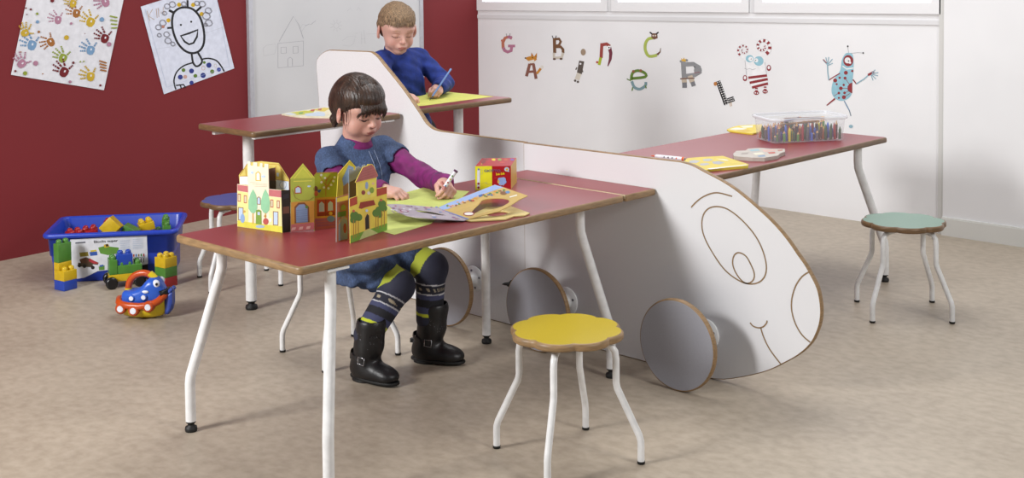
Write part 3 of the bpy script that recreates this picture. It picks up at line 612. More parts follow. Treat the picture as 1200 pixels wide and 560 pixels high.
# bricks in the tub
random.seed(5)
specs = []
for i in range(5):
    for j in range(3): specs.append((-.2+i*.085, -.12+j*.08, .008, random.uniform(-.1, .1), 'rgyb'[(i*2+j) % 4], 0, 0))
def tub_brick(px, py, z, ang, c, n=(2, 2), h=.041, tilt=None, lab=None, nm='building_block', studs=None):
    T = Tb @ brick_frame((px, py, z), ang, tilt)
    cname = dict(r='red', g='green', y='yellow', b='blue')[c]
    o = brick_mb(T, n[0], n[1], h, c, studs).build(nm, **tags(lab, 'building block', 'building blocks in the blue tub')); return o
for i in range(5):
    for j in range(4):
        for k in range(3):
            if (i+j*2+k) % 5 == 4 or (k == 2 and (i*j) % 2): continue
            c = 'rgyb'[(i*2+j+k) % 4]
            tub_brick(-.215+i*.088, -.145+j*.073, .008+k*.05, random.uniform(-.06, .06), c, lab='building block in the lower layers inside the blue tub')
RX = lambda a: Matrix.Rotation(a, 4, 'X'); RY = lambda a: Matrix.Rotation(a, 4, 'Y')
tub_brick(-.185, -.10, .145, .5, 'r', tilt=RX(.15), lab='red block lying low at the left end of the blue tub')
tub_brick(-.14, -.06, .150, .1, 'r', (2, 2), tilt=RY(-.1), lab='red block left of the tilted yellow block in the tub')
tub_brick(-.075, .03, .168, .1, 'r', tilt=RY(.2), lab='red block leaning behind the tilted yellow block')
tub_brick(-.062, -.11, .215, -.15, 'y', (2, 2), .066, tilt=RY(.78) @ RX(-.1), studs={(9, 9)}, lab='yellow block standing tilted on its corner in the middle of the tub')
tub_brick(.022, -.09, .185, -.1, 'g', (2, 2), .04, studs={(9, 9)}, tilt=RY(.5), lab='green block leaning against the tilted yellow block')
tub_brick(.095, .02, .160, .3, 'y', (2, 2), .035, tilt=RY(-.2), lab='yellow hollow-looking block at the right middle of the tub')
tub_brick(.185, .02, .165, .1, 'g', (1, 2), .045, tilt=RX(.1), lab='green studded block near the right end of the tub')
tub_brick(.2, -.05, .155, .2, 'g', (1, 1), .045, lab='small green block at the right end of the tub')
# ---- boat toy
bt = thing('toy_boat', 'chunky yellow and blue toy boat with an orange handle and smiling eyes', 'toy boat', (-1.49, -.85, 0))
exb = (VR*math.cos(-.10)+VF*math.sin(-.10)); Tt = frame((-1.500, -.845, 0), exb, Vector((0, 0, 1)).cross(exb))
YE = P9('#d6bb1c', .3); OR = P9('#bb4a17', .3); BB = P9('#2a5bc0', .3); BN = P9('#33499a', .35); WH = P9('#dfe3ee', .35)
def sec(x, hw, z0, z1, n=10):
    # half-round hull section: from port rim round the keel to starboard rim
    return [(x, -hw*math.cos(t), z1-(z1-z0)*math.sin(t)**.7) for t in [PI*k/n for k in range(n+1)]]
hull = [(-.092, .018, .05, .066), (-.086, .034, .022, .064), (-.07, .047, .006, .06), (-.04, .054, .001, .057), (0, .056, 0, .056), (.04, .053, .002, .06), (.068, .04, .008, .072), (.084, .022, .02, .088)]
m = MB(Tt).ring_loft([sec(*q) for q in hull], YE, YE, YE, closed=True); m.build('hull', bt)
m = MB(Tt)
def rim(off, z_of):
    L_ = [(x, -(hw+off), z1) for x, hw, z0, z1 in hull]; R_ = [(x, hw+off, z1) for x, hw, z0, z1 in hull[::-1]]; return [(a, b, c+z_of) for a, b, c in L_+[(.09, 0, .095)]+R_+[(-.1, 0, .068)]]
m.tube(rim(.002, 0)+[rim(.002, 0)[0]], .0135, OR, 10); m.build('bumper_band', bt, label='orange bumper band')
for x, z, y in ((-.072, .046, -.05), (-.018, .042, -.06), (.038, .056, -.056)):
    o = MB(Tt).tube([(x, y+.01, z), (x, y-.008, z), (x, y-.012, z)], [.021, .021, .016], OR, 20).build('porthole', bt)
    MB(Tt).tube([(x, y-.010, z), (x, y-.0145, z)], [.0125, .0115], WH, 18).build('porthole_glass', o)
body = [(-.078, .03, .055, .1), (-.07, .041, .05, .106), (-.03, .045, .05, .108), (-.005, .045, .05, .12), (.012, .044, .05, .142), (.028, .042, .05, .156), (.05, .038, .05, .156), (.066, .032, .055, .142), (.08, .024, .07, .12), (.088, .016, .08, .105)]
def bs(x, hw, z0, z1): return [(x, a, b) for a, b in rrect(-hw, z0, hw, z1, min(hw, (z1-z0)/2)*.75, 4)]
MB(Tt).ring_loft([bs(*q) for q in body], BB, BB, BB).build('cabin', bt)
for x, z in ((-.034, .083), (.014, .088)):
    MB(Tt).tube([(x, -.036, z), (x, -.046, z), (x, -.048, z)], [.0145, .014, .010], BB, 16).tube([(x, -.046, z), (x, -.0495, z)], [.009, .0085], WH, 14).build('porthole', bt, label='white round cabin window')
Tf = Tt @ frame((.060, -.029, .133), (.75, .15, -.5), (.3, 0, .9))
for s_ in (-1, 1):
    ey_ = MB(Tt).ball((.056, s_*.026, .135), (.015, .012, .016), WH).build('eye', bt, label='white toy eye'); MB(Tt).ball((.062, s_*.036, .136), (.005, .004, .006), K).build('pupil', ey_)
MB(Tt).tube([(.072, -.032, .098), (.088, -.022, .102), (.097, 0, .104), (.088, .022, .102), (.072, .032, .098)], .011, K, 10).build('moustache', bt)
MB(Tt).ball((.02, -.043, .108), (.013, .004, .006), WH).build('nose_plate', bt, label='small oval white badge')
hd = smooth([(-.062, 0, .10), (-.063, 0, .112), (-.056, 0, .138), (-.037, 0, .159), (-.010, 0, .169), (.014, 0, .167), (.03, 0, .158)], 4)
MB(Tt).tube(hd, .0125, OR, 14).build('handle', bt, label='orange carrying handle')
MB(Tt).tube([(-.062, 0, .085), (-.063, 0, .112)], .0135, YE, 14).build('handle_joint', bt, label='yellow handle joint'); MB(Tt).tube([(.022, 0, .168), (.045, 0, .148)], .0135, YE, 14).build('handle_joint', bt, label='yellow handle joint')
MB(Tt).ring_loft([bs(*q) for q in [(.083, .014, .012, .09), (.095, .02, .014, .098), (.108, .02, .03, .104), (.114, .016, .05, .106)]], BN, BN, BN).tube([(.10, -.012, .1), (.115, -.012, .115)], .008, BN, 8).tube([(.10, .012, .1), (.115, .012, .115)], .008, BN, 8).build('bow', bt, label='dark blue bow piece')
# ------------------------------------------------------------------ castle
def put_card(p, cs, nm, lab):
    for v in p.mb.v: v.z = max(v.z, HT+.0004)
    p.mb.build(nm, cs, label=lab)
def card(parent, name, pa, pb, th=.0016, z=HT):
    a = at(*pa, z=z); b = at(*pb, z=z); n = Vector((b.y-a.y, -(b.x-a.x), 0)).normalized()
    return Px(a, n), a, b
cs = thing('card_castle', 'folding picture-book castle of yellow and cream card scenes standing on the front table', 'pop-up castle', tuple(at(365, 270, z=HT)))
CR = P9('#e9e0c6', .6); YL = P9('#cfc25c', .6); YB = P9('#d4b53f', .6); RB = P9('#a84a35', .6); SK = P9('#b8cbe0', .6); GRN = P9('#8dc49a', .6); LG = P9('#a3ac45', .6); BRN = P9('#7a4a2a', .6); OUT = P9('#8a6c3c', .6); PNK = P9('#b9686a', .6); DK = P9('#1c1714', .6)
p, a, b = card(cs, 'facade', (278.3, 265.5), (330.6, 272.8)); p.crop(270, 180, 5.6)
p.plate([(45, 478), (341, 521), (333, 240), (252, 232), (248, 70), (224, 66), (222, 90), (210, 90), (210, 64), (194, 62), (192, 86), (175, 84), (175, 60), (150, 56), (148, 80), (132, 78), (130, 52), (112, 50), (115, 212), (45, 200)], .0018, CR)
for pts, m_ in [([(46, 203), (115, 213), (116, 255), (47, 243)], PNK), ([(252, 234), (333, 242), (334, 288), (253, 278)], PNK), ([(47, 245), (116, 256), (118, 470), (46, 470)], P9('#e6dc8e', .6)), ([(253, 280), (334, 290), (340, 512), (253, 500)], P9('#e8dca0', .6)), ([(46, 440), (340, 478), (341, 520), (46, 477)], P9('#d6cf4a', .6))]: p.poly(pts, m_)
for x, y in ((58, 290), (98, 300), (272, 328), (314, 334)):
    p.poly([(x-10, y-28), (x+10, y-26), (x+10, y+26), (x-10, y+24)], RB).poly([(x-6, y-22), (x+6, y-21), (x+6, y+20), (x-6, y+19)], P9('#cfc8a8', .6))
for x, y, h_ in ((68, 395, 45), (297, 425, 48)): p.poly([(x-18, y-h_), (x+18, y-h_+3), (x+18, y+h_), (x-18, y+h_-3)], OUT).poly([(x-13, y-h_+6), (x+13, y-h_+8), (x+13, y+h_-6), (x-13, y+h_-8)], SK)
for x in (148, 230):
    p.stroke([(x, 385), (x, 460)], 8, P9('#c9a14a', .6)); p.poly([(x, 232), (x+20, 270), (x+31, 320), (x+26, 370), (x+8, 392), (x-12, 388), (x-30, 360), (x-30, 310), (x-16, 262)], GRN)
p.poly([(168, 372), (186, 366), (203, 375), (205, 466), (166, 462)], P9('#7a9a3a', .6)).poly([(178, 382), (194, 383), (194, 404), (178, 402)], SK).poly([(174, 290), (186, 280), (198, 292), (198, 335), (174, 333)], OUT).poly([(178, 294), (186, 286), (194, 295), (194, 330), (178, 329)], SK)
p.poly([(165, 128), (182, 115), (198, 130), (200, 180), (165, 178)], P9('#cfae3a', .6)).poly([(171, 132), (182, 122), (192, 134), (193, 175), (171, 173)], P9('#efe9dc', .6)).disc(142, 124, 10, SK).disc(215, 150, 14, SK, 9)
for k in range(3): p.stroke([(130+k*14, 188+k*13), (240, 200+k*8)], 1.6, P9('#a89a80', .6))
p.disc(228, 410, 8, P9('#b58a3a', .6)).disc(232, 445, 18, P9('#b5504a', .6), 22).disc(262, 436, 9, P9('#e6e0d8', .6), 14).disc(80, 425, 14, P9('#88a8d0', .6), 30).disc(92, 380, 8, P9('#c9a04a', .6)).disc(195, 478, 30, P9('#9fb6c9', .6), 10)
put_card(p, cs, 'facade_card', 'cream castle front with two green trees')
# timbered gable behind
p = Px(p.P0 - p.n*.045, p.n).crop(270, 180, 5.6)
p.plate([(52, 480), (380, 500), (385, 240), (385, 170), (315, 62), (200, 50), (118, 58), (55, 140), (60, 200)], .0018, P9('#ccb95e', .6))
for pts, m_ in [([(250, 100), (295, 90), (298, 235), (250, 232)], P9('#4a2418', .6)), ([(300, 165), (382, 180), (384, 240), (300, 232)], P9('#c6cfe0', .6)), ([(62, 150), (113, 150), (115, 205), (62, 200)], P9('#d5dcea', .6)), ([(252, 175), (300, 180), (300, 236), (252, 232)], P9('#2a211e', .6))]: p.poly(pts, m_)
for q in [[(250, 68), (318, 72), (380, 172)], [(298, 78), (300, 170)], [(330, 95), (340, 175)], [(300, 170), (382, 180)], [(115, 62), (62, 140)], [(100, 95), (104, 148)], [(62, 148), (113, 146)]]: p.stroke(q, 5, P9('#b58c2e', .6))
p.poly([(303, 125), (318, 127), (318, 150), (303, 148)], SK).disc(345, 205, 22, P9('#e3e8f2', .6), 24).stroke(ell(345, 205, 22, 24, 14), 4, P9('#9aa8c0', .6), True)
put_card(p, cs, 'gable_card', 'yellow timbered gable scene')
# dark folded side between facade and courtyard scene
p, a, b = card(cs, 'side', (331.2, 272.8), (340.3, 271.8)); p.crop(270, 180, 5.6)
p.plate([(342, 519), (395, 513), (392, 238), (334, 242)], .0016, P9('#241c1a', .6)); p.poly([(345, 350), (385, 345), (388, 390), (345, 395)], P9('#6e4638', .6)).poly([(345, 270), (384, 260), (384, 290), (345, 300)], P9('#2e2a33', .6)); put_card(p, cs, 'side_card', 'dark inner side flap')
# green gabled scene and courtyard door scene
p, a, b = card(cs, 'scene', (341, 272), (368.5, 270.3)); p.crop(330, 180, 5.6)
p.plate([(62, 515), (215, 497), (217, 158), (140, 64), (58, 162)], .0018, LG)
for pts, m_ in [([(140, 68), (214, 158), (60, 165)], P9('#bcc04a', .6)), ([(62, 318), (215, 308), (215, 460), (62, 470)], P9('#c08a3a', .6)), ([(62, 465), (215, 450), (215, 496), (62, 514)], PNK), ([(86, 458), (84, 350), (110, 322), (150, 320), (180, 350), (184, 450)], P9('#7a4e30', .6)), ([(96, 455), (94, 358), (115, 334), (148, 332), (170, 358), (172, 450)], P9('#7f94b8', .6))]: p.poly(pts, m_)
for q in [[(58, 165), (140, 68), (216, 160)], [(78, 182), (200, 178)], [(140, 90), (200, 160)], [(140, 90), (82, 165)]]: p.stroke(q, 6, P9('#d2cc55', .6))
for k in range(7): p.stroke([(96, 372+k*13), (172, 368+k*13)], 2.5, P9('#5d6f96', .6))
p.poly([(86, 262), (86, 225), (108, 210), (130, 225), (131, 260)], RB).poly([(92, 256), (92, 228), (108, 218), (124, 228), (125, 255)], SK).disc(180, 214, 11, SK, 6).stroke([(70, 235), (90, 290), (130, 308), (180, 305), (212, 285)], 3, OUT).disc(165, 350, 10, P9('#5e7f3a', .6))
for k in range(3): p.poly([(70+k*48, 485-k*4), (95+k*48, 482-k*4), (90+k*48, 500-k*4), (64+k*48, 504-k*4)], P9('#d9a8a2', .6))
put_card(p, cs, 'scene_card', 'green gabled courtyard scene')
p, a, b = card(cs, 'scene2', (368.5, 270.3), (394.5, 266.5)); p.crop(330, 180, 5.6)
p.plate([(215, 508), (360, 490), (362, 285), (368, 120), (230, 125), (216, 140)], .0018, P9('#a8b430', .6))
for pts, m_ in [([(217, 290), (362, 282), (361, 420), (217, 430)], P9('#cf9f3c', .6)), ([(217, 425), (361, 415), (360, 489), (217, 505)], PNK), ([(232, 410), (232, 302), (352, 298), (352, 404)], P9('#b5452a', .6)), ([(246, 382), (246, 330), (262, 314), (280, 330), (281, 380)], SK), ([(304, 376), (304, 326), (320, 310), (336, 324), (338, 372)], SK), ([(236, 412), (236, 388), (350, 380), (350, 404)], P9('#8f3320', .6))]: p.poly(pts, m_)
for q in [[(217, 140), (230, 128), (366, 123)], [(292, 150), (290, 278)], [(292, 210), (250, 150)], [(292, 225), (335, 160)], [(292, 180), (320, 140)], [(292, 212), (340, 200)]]: p.stroke(q, 5, P9('#b5772e', .6))
for x, y in ((260, 140), (262, 188), (348, 155), (325, 205), (278, 222), (308, 228), (285, 160), (340, 180)): p.disc(x, y, 8, P9('#dfe0d8', .6))
for k in range(3): p.poly([(200+k*8+20, 432+k*17), (352, 424+k*17), (356, 436+k*17), (205+k*8+10, 446+k*17)], P9('#a5607a', .6))
p.disc(224, 232, 14, P9('#6e3a24', .6), 20).disc(226, 262, 14, P9('#c05a30', .6), 18).poly([(236, 238), (262, 236), (250, 256), (238, 254)], P9('#3a5a8a', .6)).disc(324, 428, 26, P9('#6c8fc0', .6), 20).disc(322, 392, 12, P9('#d3b03e', .6)).stroke([(290, 300), (290, 410)], 4, P9('#7a2c1a', .6))
put_card(p, cs, 'scene_card', 'green scene with red double doors and a tree')
# far yellow roof with blue, behind right card
p, a, b = card(cs, 'back', (396, 272), (410, 268.5)); p.crop(385, 180, 5.09)
p.plate([(50, 470), (165, 450), (165, 80), (128, 40), (58, 120), (50, 250)], .0018, P9('#d8c63c', .6))
p.poly([(82, 150), (120, 68), (150, 82), (150, 160), (90, 195)], P9('#86a4c9', .6)).poly([(88, 195), (118, 170), (118, 245), (88, 250)], P9('#a8763a', .6)).stroke([(56, 130), (125, 48), (162, 84)], 7, P9('#cdb432', .6)); put_card(p, cs, 'roof_card', 'yellow roof scene with blue')
p, a, b = card(cs, 'flap', (395.2, 283.6), (409, 281)); p.crop(385, 180, 5.09)
p.plate([(46, 530), (122, 512), (120, 240), (47, 262)], .0018, P9('#9a5c4a', .6))
for pts, m_ in [([(50, 265), (118, 248), (118, 275), (50, 290)], P9('#cdb84a', .6)), ([(60, 520), (60, 400), (85, 370), (112, 385), (115, 508)], P9('#7c88a0', .6)), ([(54, 350), (105, 340), (105, 370), (54, 380)], P9('#4c6a34', .6)), ([(74, 340), (74, 315), (88, 302), (102, 312), (103, 332)], P9('#7f8c40', .6))]: p.poly(pts, m_)
p.stroke([(60, 420), (85, 380), (112, 392)], 5, P9('#b58a50', .6)).disc(98, 445, 10, P9('#8c3a34', .6), 30).stroke([(47, 262), (46, 530)], 5, P9('#c6ccd8', .6)); put_card(p, cs, 'side_card', 'narrow side scene with arched doorway')
# grey tower behind
p, a, b = card(cs, 'tower', (409.5, 276), (425, 274)); p.crop(385, 180, 5.09)
p.plate([(122, 480), (200, 470), (222, 75), (218, 65), (204, 68), (198, 80), (186, 80), (184, 75), (164, 80), (160, 98), (140, 100), (140, 88), (122, 90)], .0018, P9('#8f98ac', .6)); p.poly([(126, 170), (165, 150), (165, 255), (126, 262)], P9('#5a4a48', .6)); put_card(p, cs, 'tower_card', 'grey battlement card')
p, a, b = card(cs, 'front', (410.6, 285.2), (453.8, 269.6)); p.crop(385, 180, 5.09)
p.plate([(130, 536), (350, 455), (348, 196), (286, 208), (286, 140), (296, 130), (272, 76), (260, 62), (236, 62), (232, 70), (206, 80), (160, 172), (168, 176), (170, 252), (126, 268)], .0018, P9('#dcc64c', .6))
for pts, m_ in [([(160, 172), (204, 84), (258, 64), (272, 80), (296, 132), (286, 142)], P9('#a85f5c', .6)), ([(127, 270), (170, 254), (172, 300), (127, 318)], P9('#a8402a', .6)), ([(287, 210), (348, 198), (348, 238), (288, 256)], P9('#a8402a', .6)), ([(170, 180), (286, 148), (286, 250), (172, 285)], P9('#ddd05a', .6)),
        ([(131, 534), (131, 490), (350, 415), (350, 455)], P9('#6f9a34', .6)), ([(184, 515), (212, 462), (248, 448), (296, 474)], P9('#b8c07a', .6)), ([(180, 325), (190, 290), (270, 276), (280, 305), (262, 310), (240, 315), (215, 322), (196, 330)], P9('#8e3020', .6)),
        ([(214, 462), (212, 380), (230, 350), (246, 366), (250, 446)], P9('#ddb95a', .6)), ([(220, 455), (218, 385), (231, 358), (242, 370), (244, 446)], P9('#221610', .6))]: p.poly(pts, m_)
for x, y, r in ((155, 370, 26), (180, 380, 22), (148, 395, 20), (285, 355, 24), (300, 335, 20), (320, 300, 24), (330, 325, 20), (305, 365, 18)): p.disc(x, y, r, P9('#557a30', .6))
for x, y0_, y1_ in ((150, 395, 505), (163, 400, 500), (178, 400, 490), (283, 370, 450), (296, 370, 448), (318, 340, 440), (333, 335, 436)): p.stroke([(x, y0_), (x, y1_)], 4, P9('#a87434', .6))
p.disc(228, 190, 9, P9('#8ea6cc', .6), 22).disc(208, 232, 12, P9('#8c4038', .6), 14).disc(258, 218, 14, P9('#7f9a3a', .6), 18).disc(266, 178, 8, P9('#d9b090', .6)).disc(240, 235, 10, P9('#d8d0c0', .6)).disc(314, 276, 8, P9('#c0604a', .6)).disc(150, 342, 8, P9('#c0604a', .6)).disc(228, 340, 8, SK)
for k in range(4): p.stroke([(188-k*3+8, 108+k*16), (268+k*5, 84+k*14)], 2, P9('#8f4c4a', .6))
put_card(p, cs, 'facade_card', 'yellow castle gate front with red-tiled tower')
# ---- clear acetate strip beside the gate card is left as the thin blank card edge
# ------------------------------------------------------------------ pen box
Fl = at(557.1, 222.4, z=HT); Fr = at(598.9, 221.6, z=HT); ex = (Fr-Fl).normalized(); ez = Vector((0, 0, 1)); ey = ez.cross(ex)
W_ = (Fr-Fl).length; H_ = on_plane(557.1, 194.8, Fl, ey).z-HT
D_ = .138
BRr = at(605.6, 213.6, z=HT); dv = BRr-Fr; HB_ = on_plane(605.6, 184.8, BRr, VF).z-HT
Tp = frame(Fl, ex, ey)
bxp = thing('pen_box', 'red and yellow cardboard felt-pen box with a sheep drawing, behind the open book', 'box', tuple((Fl+Fr)/2))
RDB = P9('#a3101e', .4); YWB = P9('#dfdc2c', .4)
u_ = Vector((dv.dot(ex), dv.dot(ey), 0)); q8 = [(0, 0, 0), (W_, 0, 0), (W_+u_.x, u_.y, 0), (u_.x, u_.y, 0), (0, 0, H_-.001), (W_, 0, H_-.001), (W_+u_.x, u_.y, HB_), (u_.x, u_.y, HB_)]
m = MB(Tp).add(q8, [(3, 2, 1, 0), (4, 5, 6, 7), (0, 1, 5, 4), (2, 3, 7, 6), (3, 0, 4, 7)], RDB).add([q8[i] for i in (1, 2, 6, 5)], [(0, 1, 2, 3)], P9('#c9a23f', .4))
m.box(0, W_*.47, -.0006, 0, 0, H_, YWB)
m.build('carton', bxp)
p = Px(Fl - ey*.0008, ey).crop(545, 175, 9.33)
p.stroke([(148, 225), (146, 430)], 30, P9('#d8dbe6', .4)).poly([(136, 228), (142, 208), (154, 208), (160, 228)], P9('#5f74b0', .4)).disc(147, 375, 13, P9('#8c2330', .4)).disc(147, 418, 13, P9('#8c2330', .4))
p.stroke(ell(178, 245, 14, 30, 14), 3, P9('#c6c88a', .4), True).stroke([(180, 380), (210, 360), (240, 382), (290, 375)], 3, P9('#b3b458', .4)).disc(228, 368, 16, P9('#cfcf52', .4), 12)
p.disc(456, 218, 27, P9('#b9cfe0', .4), 24).disc(458, 220, 13, P9('#d9b324', .4)).poly([(470, 232), (490, 246), (464, 244)], P9('#b9cfe0', .4))
for x, y, r in ((400, 345, 38), (380, 330, 22), (420, 330, 26), (430, 355, 22), (390, 370, 24), (415, 372, 20)): p.disc(x, y, r, P9('#8fa8d8', .4))
p.disc(365, 352, 12, P9('#cdb25e', .4), 20).stroke([(385, 385), (385, 402)], 7, P9('#b58a6a', .4)).stroke([(418, 385), (420, 402)], 7, P9('#b58a6a', .4)).disc(362, 345, 2.5, K)
for xx in (300,): p.stroke([(320, 312), (345, 310)], 4, P9('#c96a3a', .4))
px_text(p, 'GIOTTO', 207, 247, 384, 247, 27, P9('#5a5f86', .4), .012)
px_text(p, 'be-bè', 338, 284, 432, 275, 28, P9('#e0c81e', .4), .03)
p.mb.build('printed_front', bxp)
TL_ = Tp @ Vector(q8[4]); p = Px(TL_, (Tp @ Vector(q8[5])-TL_).cross(Tp @ Vector(q8[7])-TL_)).crop(545, 175, 9.33)
for x, c in ((240, '#8c2f2a'), (312, '#d9c21f'), (378, '#7f9a2c'), (445, '#b5501f'), (515, '#6a4a9a')): p.disc(x, 112, 22, P9(c, .4), 12)
p.disc(405, 142, 30, P9('#c0392c', .4), 8).poly([(170, 130), (205, 100), (232, 105), (225, 140), (180, 165)], P9('#7a2222', .4)).disc(180, 160, 9, P9('#b5862c', .4))
p.mb.build('printed_top', bxp)
# ------------------------------------------------------------------ paper sheets and shape books
def flat(name, label, cat, z, pts, th, mat, crop=(0, 0, 1), group=None, art=()):
    p = Px((0, 0, z+th), (0, 0, 1)).crop(*crop); p.plate(pts, th-.0002, mat)
    c = sum((p.pt(*q) for q in pts), Vector())/len(pts)
    if art:
        t = thing(name, label, cat, (c.x, c.y, z), group=group); p.mb.build('cover', t)
        q = Px((0, 0, z+th), (0, 0, 1)).crop(*crop)
        for a_, c_ in art:
            if len(a_) == 2: q.stroke(a_[0], a_[1], P9(c_, .5))
            else: q.poly(a_, P9(c_, .5))
        q.mb.build('printed_picture', t); return t
    return p.mb.build(name, **tags(label, cat, group))
flat('paper_sheet', 'yellow-green paper sheet under the hands of the girl', 'paper', HT, [(418, 262), (452, 232), (497, 219.5), (550, 224), (505, 262), (462, 275)], .0008, P9('#b9c26a', .7))
flat('paper_sheet', 'bright yellow paper sheet the boy writes on', 'paper', HU, [(3, 242), (-30, 170), (190, 120), (330, 125), (690, 161), (480, 188), (120, 236)], .0008, P9('#d3d36a', .7), (480, 90, 7))
def poly_hole(p, outer, inner, cx, cy, mat, th, n=40):
    def hit(poly, t):
        d = (math.cos(t), math.sin(t)); best = 0
        for i in range(len(poly)):
            x1, y1 = poly[i][0]-cx, poly[i][1]-cy; x2, y2 = poly[(i+1) % len(poly)][0]-cx, poly[(i+1) % len(poly)][1]-cy
            ex_, ey_ = x2-x1, y2-y1; den = d[0]*ey_-d[1]*ex_
            if abs(den) < 1e-9: continue
            r = (x1*ey_-y1*ex_)/den; s = (x1*d[1]-y1*d[0])/den
            if r > 0 and -1e-6 <= s <= 1+1e-6: best = max(best, r)
        return (cx+d[0]*best, cy+d[1]*best)
    angs = sorted([2*PI*k/n for k in range(n)] + [math.atan2(q[1]-cy, q[0]-cx) % (2*PI) for q in outer])
    O_ = [hit(outer, t) for t in angs]; Q = [hit(inner, t) for t in angs]; n = len(angs)
    F = [p.pt(*q) for q in O_] + [p.pt(*q) for q in Q]; B_2 = [v-p.n*th for v in F]; V = F+B_2; N2 = 2*n
    fs = []
    for i in range(n):
        j = (i+1) % n; fs += [(i, j, n+j, n+i), (N2+i, N2+n+i, N2+n+j, N2+j), (i, N2+i, N2+j, j), (n+i, n+j, N2+n+j, N2+n+i)]
    p.mb.add(V, fs, mat)
bk_ = thing('shape_book', 'open die-cut picture book with oval holes, lying in front of the writing girl', 'book', tuple(at(520, 252, z=HT)))
H0 = at(512.8, 243.2, z=HT+.012); H1 = at(548, 258.2, z=HT+.004)
BKC = (450, 200, 6.316)
far = at(618.6, 229.3, z=HT+.045); nr = (H1-H0).cross(far-H0)
p = Px(H0, nr).crop(*BKC)
hole = smooth([Vector((*q, 0)) for q in [(700, 250), (735, 215), (830, 203), (915, 210), (925, 235), (880, 262), (800, 290), (700, 320), (660, 330), (650, 300)]], 3, True)
poly_hole(p, [(400, 272), (480, 235), (820, 103), (885, 122), (1065, 185), (1000, 215), (940, 255), (850, 300), (750, 325), (625, 358), (430, 290)], [(q.x, q.y) for q in hole], 770, 262, P9('#bd9f5c', .5), .002)
q = Px(p.P0, nr).crop(*BKC)
q.poly([(402, 272), (480, 237), (820, 104), (884, 122), (700, 185), (470, 284), (432, 288)], P9('#8fa5cf', .5))
random.seed(3)
for k in range(34):
    t = k/34; x = 470+t*430; y = 262-t*125+random.uniform(-8, 14); q.disc(x, y, random.uniform(5, 13), P9(random.choice(['#7a4a30', '#a83a30', '#4d7a3a', '#3c5c94', '#c98a30', '#b89a8a']), .5), random.uniform(4, 9), n=8)
q.disc(628, 318, 42, P9('#8c2c2c', .5), 16).disc(628, 318, 34, P9('#d8d4d0', .5), 11).stroke([(930, 195), (985, 180)], 9, P9('#e0dccf', .5)).disc(885, 165, 26, P9('#7a5230', .5), 13).disc(915, 158, 16, P9('#5a80b0', .5), 10).stroke([(430, 290), (625, 358)], 8, P9('#6a7ab0', .5))
q.mb.build('printed_page_art', p.mb.build('page', bk_, label='raised sand-coloured page with an oval hole'))
q = Px((0, 0, HT+.004), (0, 0, 1)).crop(*BKC)
poly_hole(q, [(560, 355), (640, 372), (900, 358), (960, 335), (1040, 330), (1080, 312), (940, 262), (760, 270), (640, 330)], ell(840, 318, 80, 16, 20, -.1), 840, 318, P9('#d2bd78', .5), .003)
q.mb.build('page', bk_, label='lower cream page on the table')
q = Px((0, 0, HT+.022), (0, 0, 1)).crop(*BKC)
q.plate([(915, 262), (945, 262), (945, 322), (905, 318)], .002, P9('#b5793a', .5)) if False else None
fl_ = at(453.5, 240, z=HT+.03); nl = (H1-H0).cross(fl_-H0)
q = Px(H0, nl).crop(*BKC)
poly_hole(q, [(20, 248), (100, 246), (250, 258), (395, 272), (430, 290), (612, 362), (590, 368), (480, 362), (350, 354), (240, 345), (170, 332), (100, 305)], [(q_.x, q_.y) for q_ in smooth([Vector((*w_, 0)) for w_ in [(210, 290), (260, 290), (350, 303), (420, 318), (462, 332), (410, 328), (330, 316), (250, 303)]], 2, True)], 320, 304, P9('#a59aa4', .5), .002)
o_ = q.mb.build('page', bk_, label='grey-violet illustrated page lifted at its edge')
q = Px(H0, nl).crop(*BKC); random.seed(8)
for k in range(46):
    x = random.uniform(60, 560); yl = 262+max(0, x-400)*.3; yh = 300+(x-60)*.125
    y = random.uniform(yl-4, yh+8)
    if 200 < x < 470 and abs(y-(290+(x-210)*.165)) < 14: continue
    q.disc(x, y, random.uniform(7, 20), P9(random.choice(['#7a4c78', '#9c5a6c', '#6f7fae', '#b98a94', '#86707c', '#c2bcc6']), .5), random.uniform(3, 6), n=8, rot=.15)
q.disc(150, 297, 34, P9('#8c3a5c', .5), 7, rot=.1).disc(150, 297, 24, P9('#c2c0cc', .5), 4, rot=.1)
q.mb.build('printed_page_art', o_)
# booklet on the high left table
flat('picture_book', 'open colourful picture booklet on the high red table behind the girl', 'book', HU, [(280, 300), (340, 286), (560, 256), (660, 262), (640, 322), (400, 318), (330, 308)], .005, P9('#d4cfb4', .5), (280, 80, 5.6), art=[
    ([(330, 292), (430, 278), (500, 276), (480, 300), (380, 306)], '#b9b83a'), ([(480, 272), (560, 258), (600, 262), (560, 284)], '#c9b23c'), ([(430, 298), (520, 286), (580, 290), (560, 314), (440, 312)], '#b8c4d2'), ([(470, 272), (500, 268), (490, 282), (470, 282)], '#b04a40'), ([(520, 266), (545, 262), (540, 274), (518, 276)], '#9a3a34'), ([(300, 300), (340, 292), (380, 300), (340, 306)], '#c6d0dc'), ([(560, 290), (620, 276), (625, 300), (570, 308)], '#d5ccb0'), ([(395, 290), (425, 287), (415, 300), (390, 300)], '#6a9a5a')])
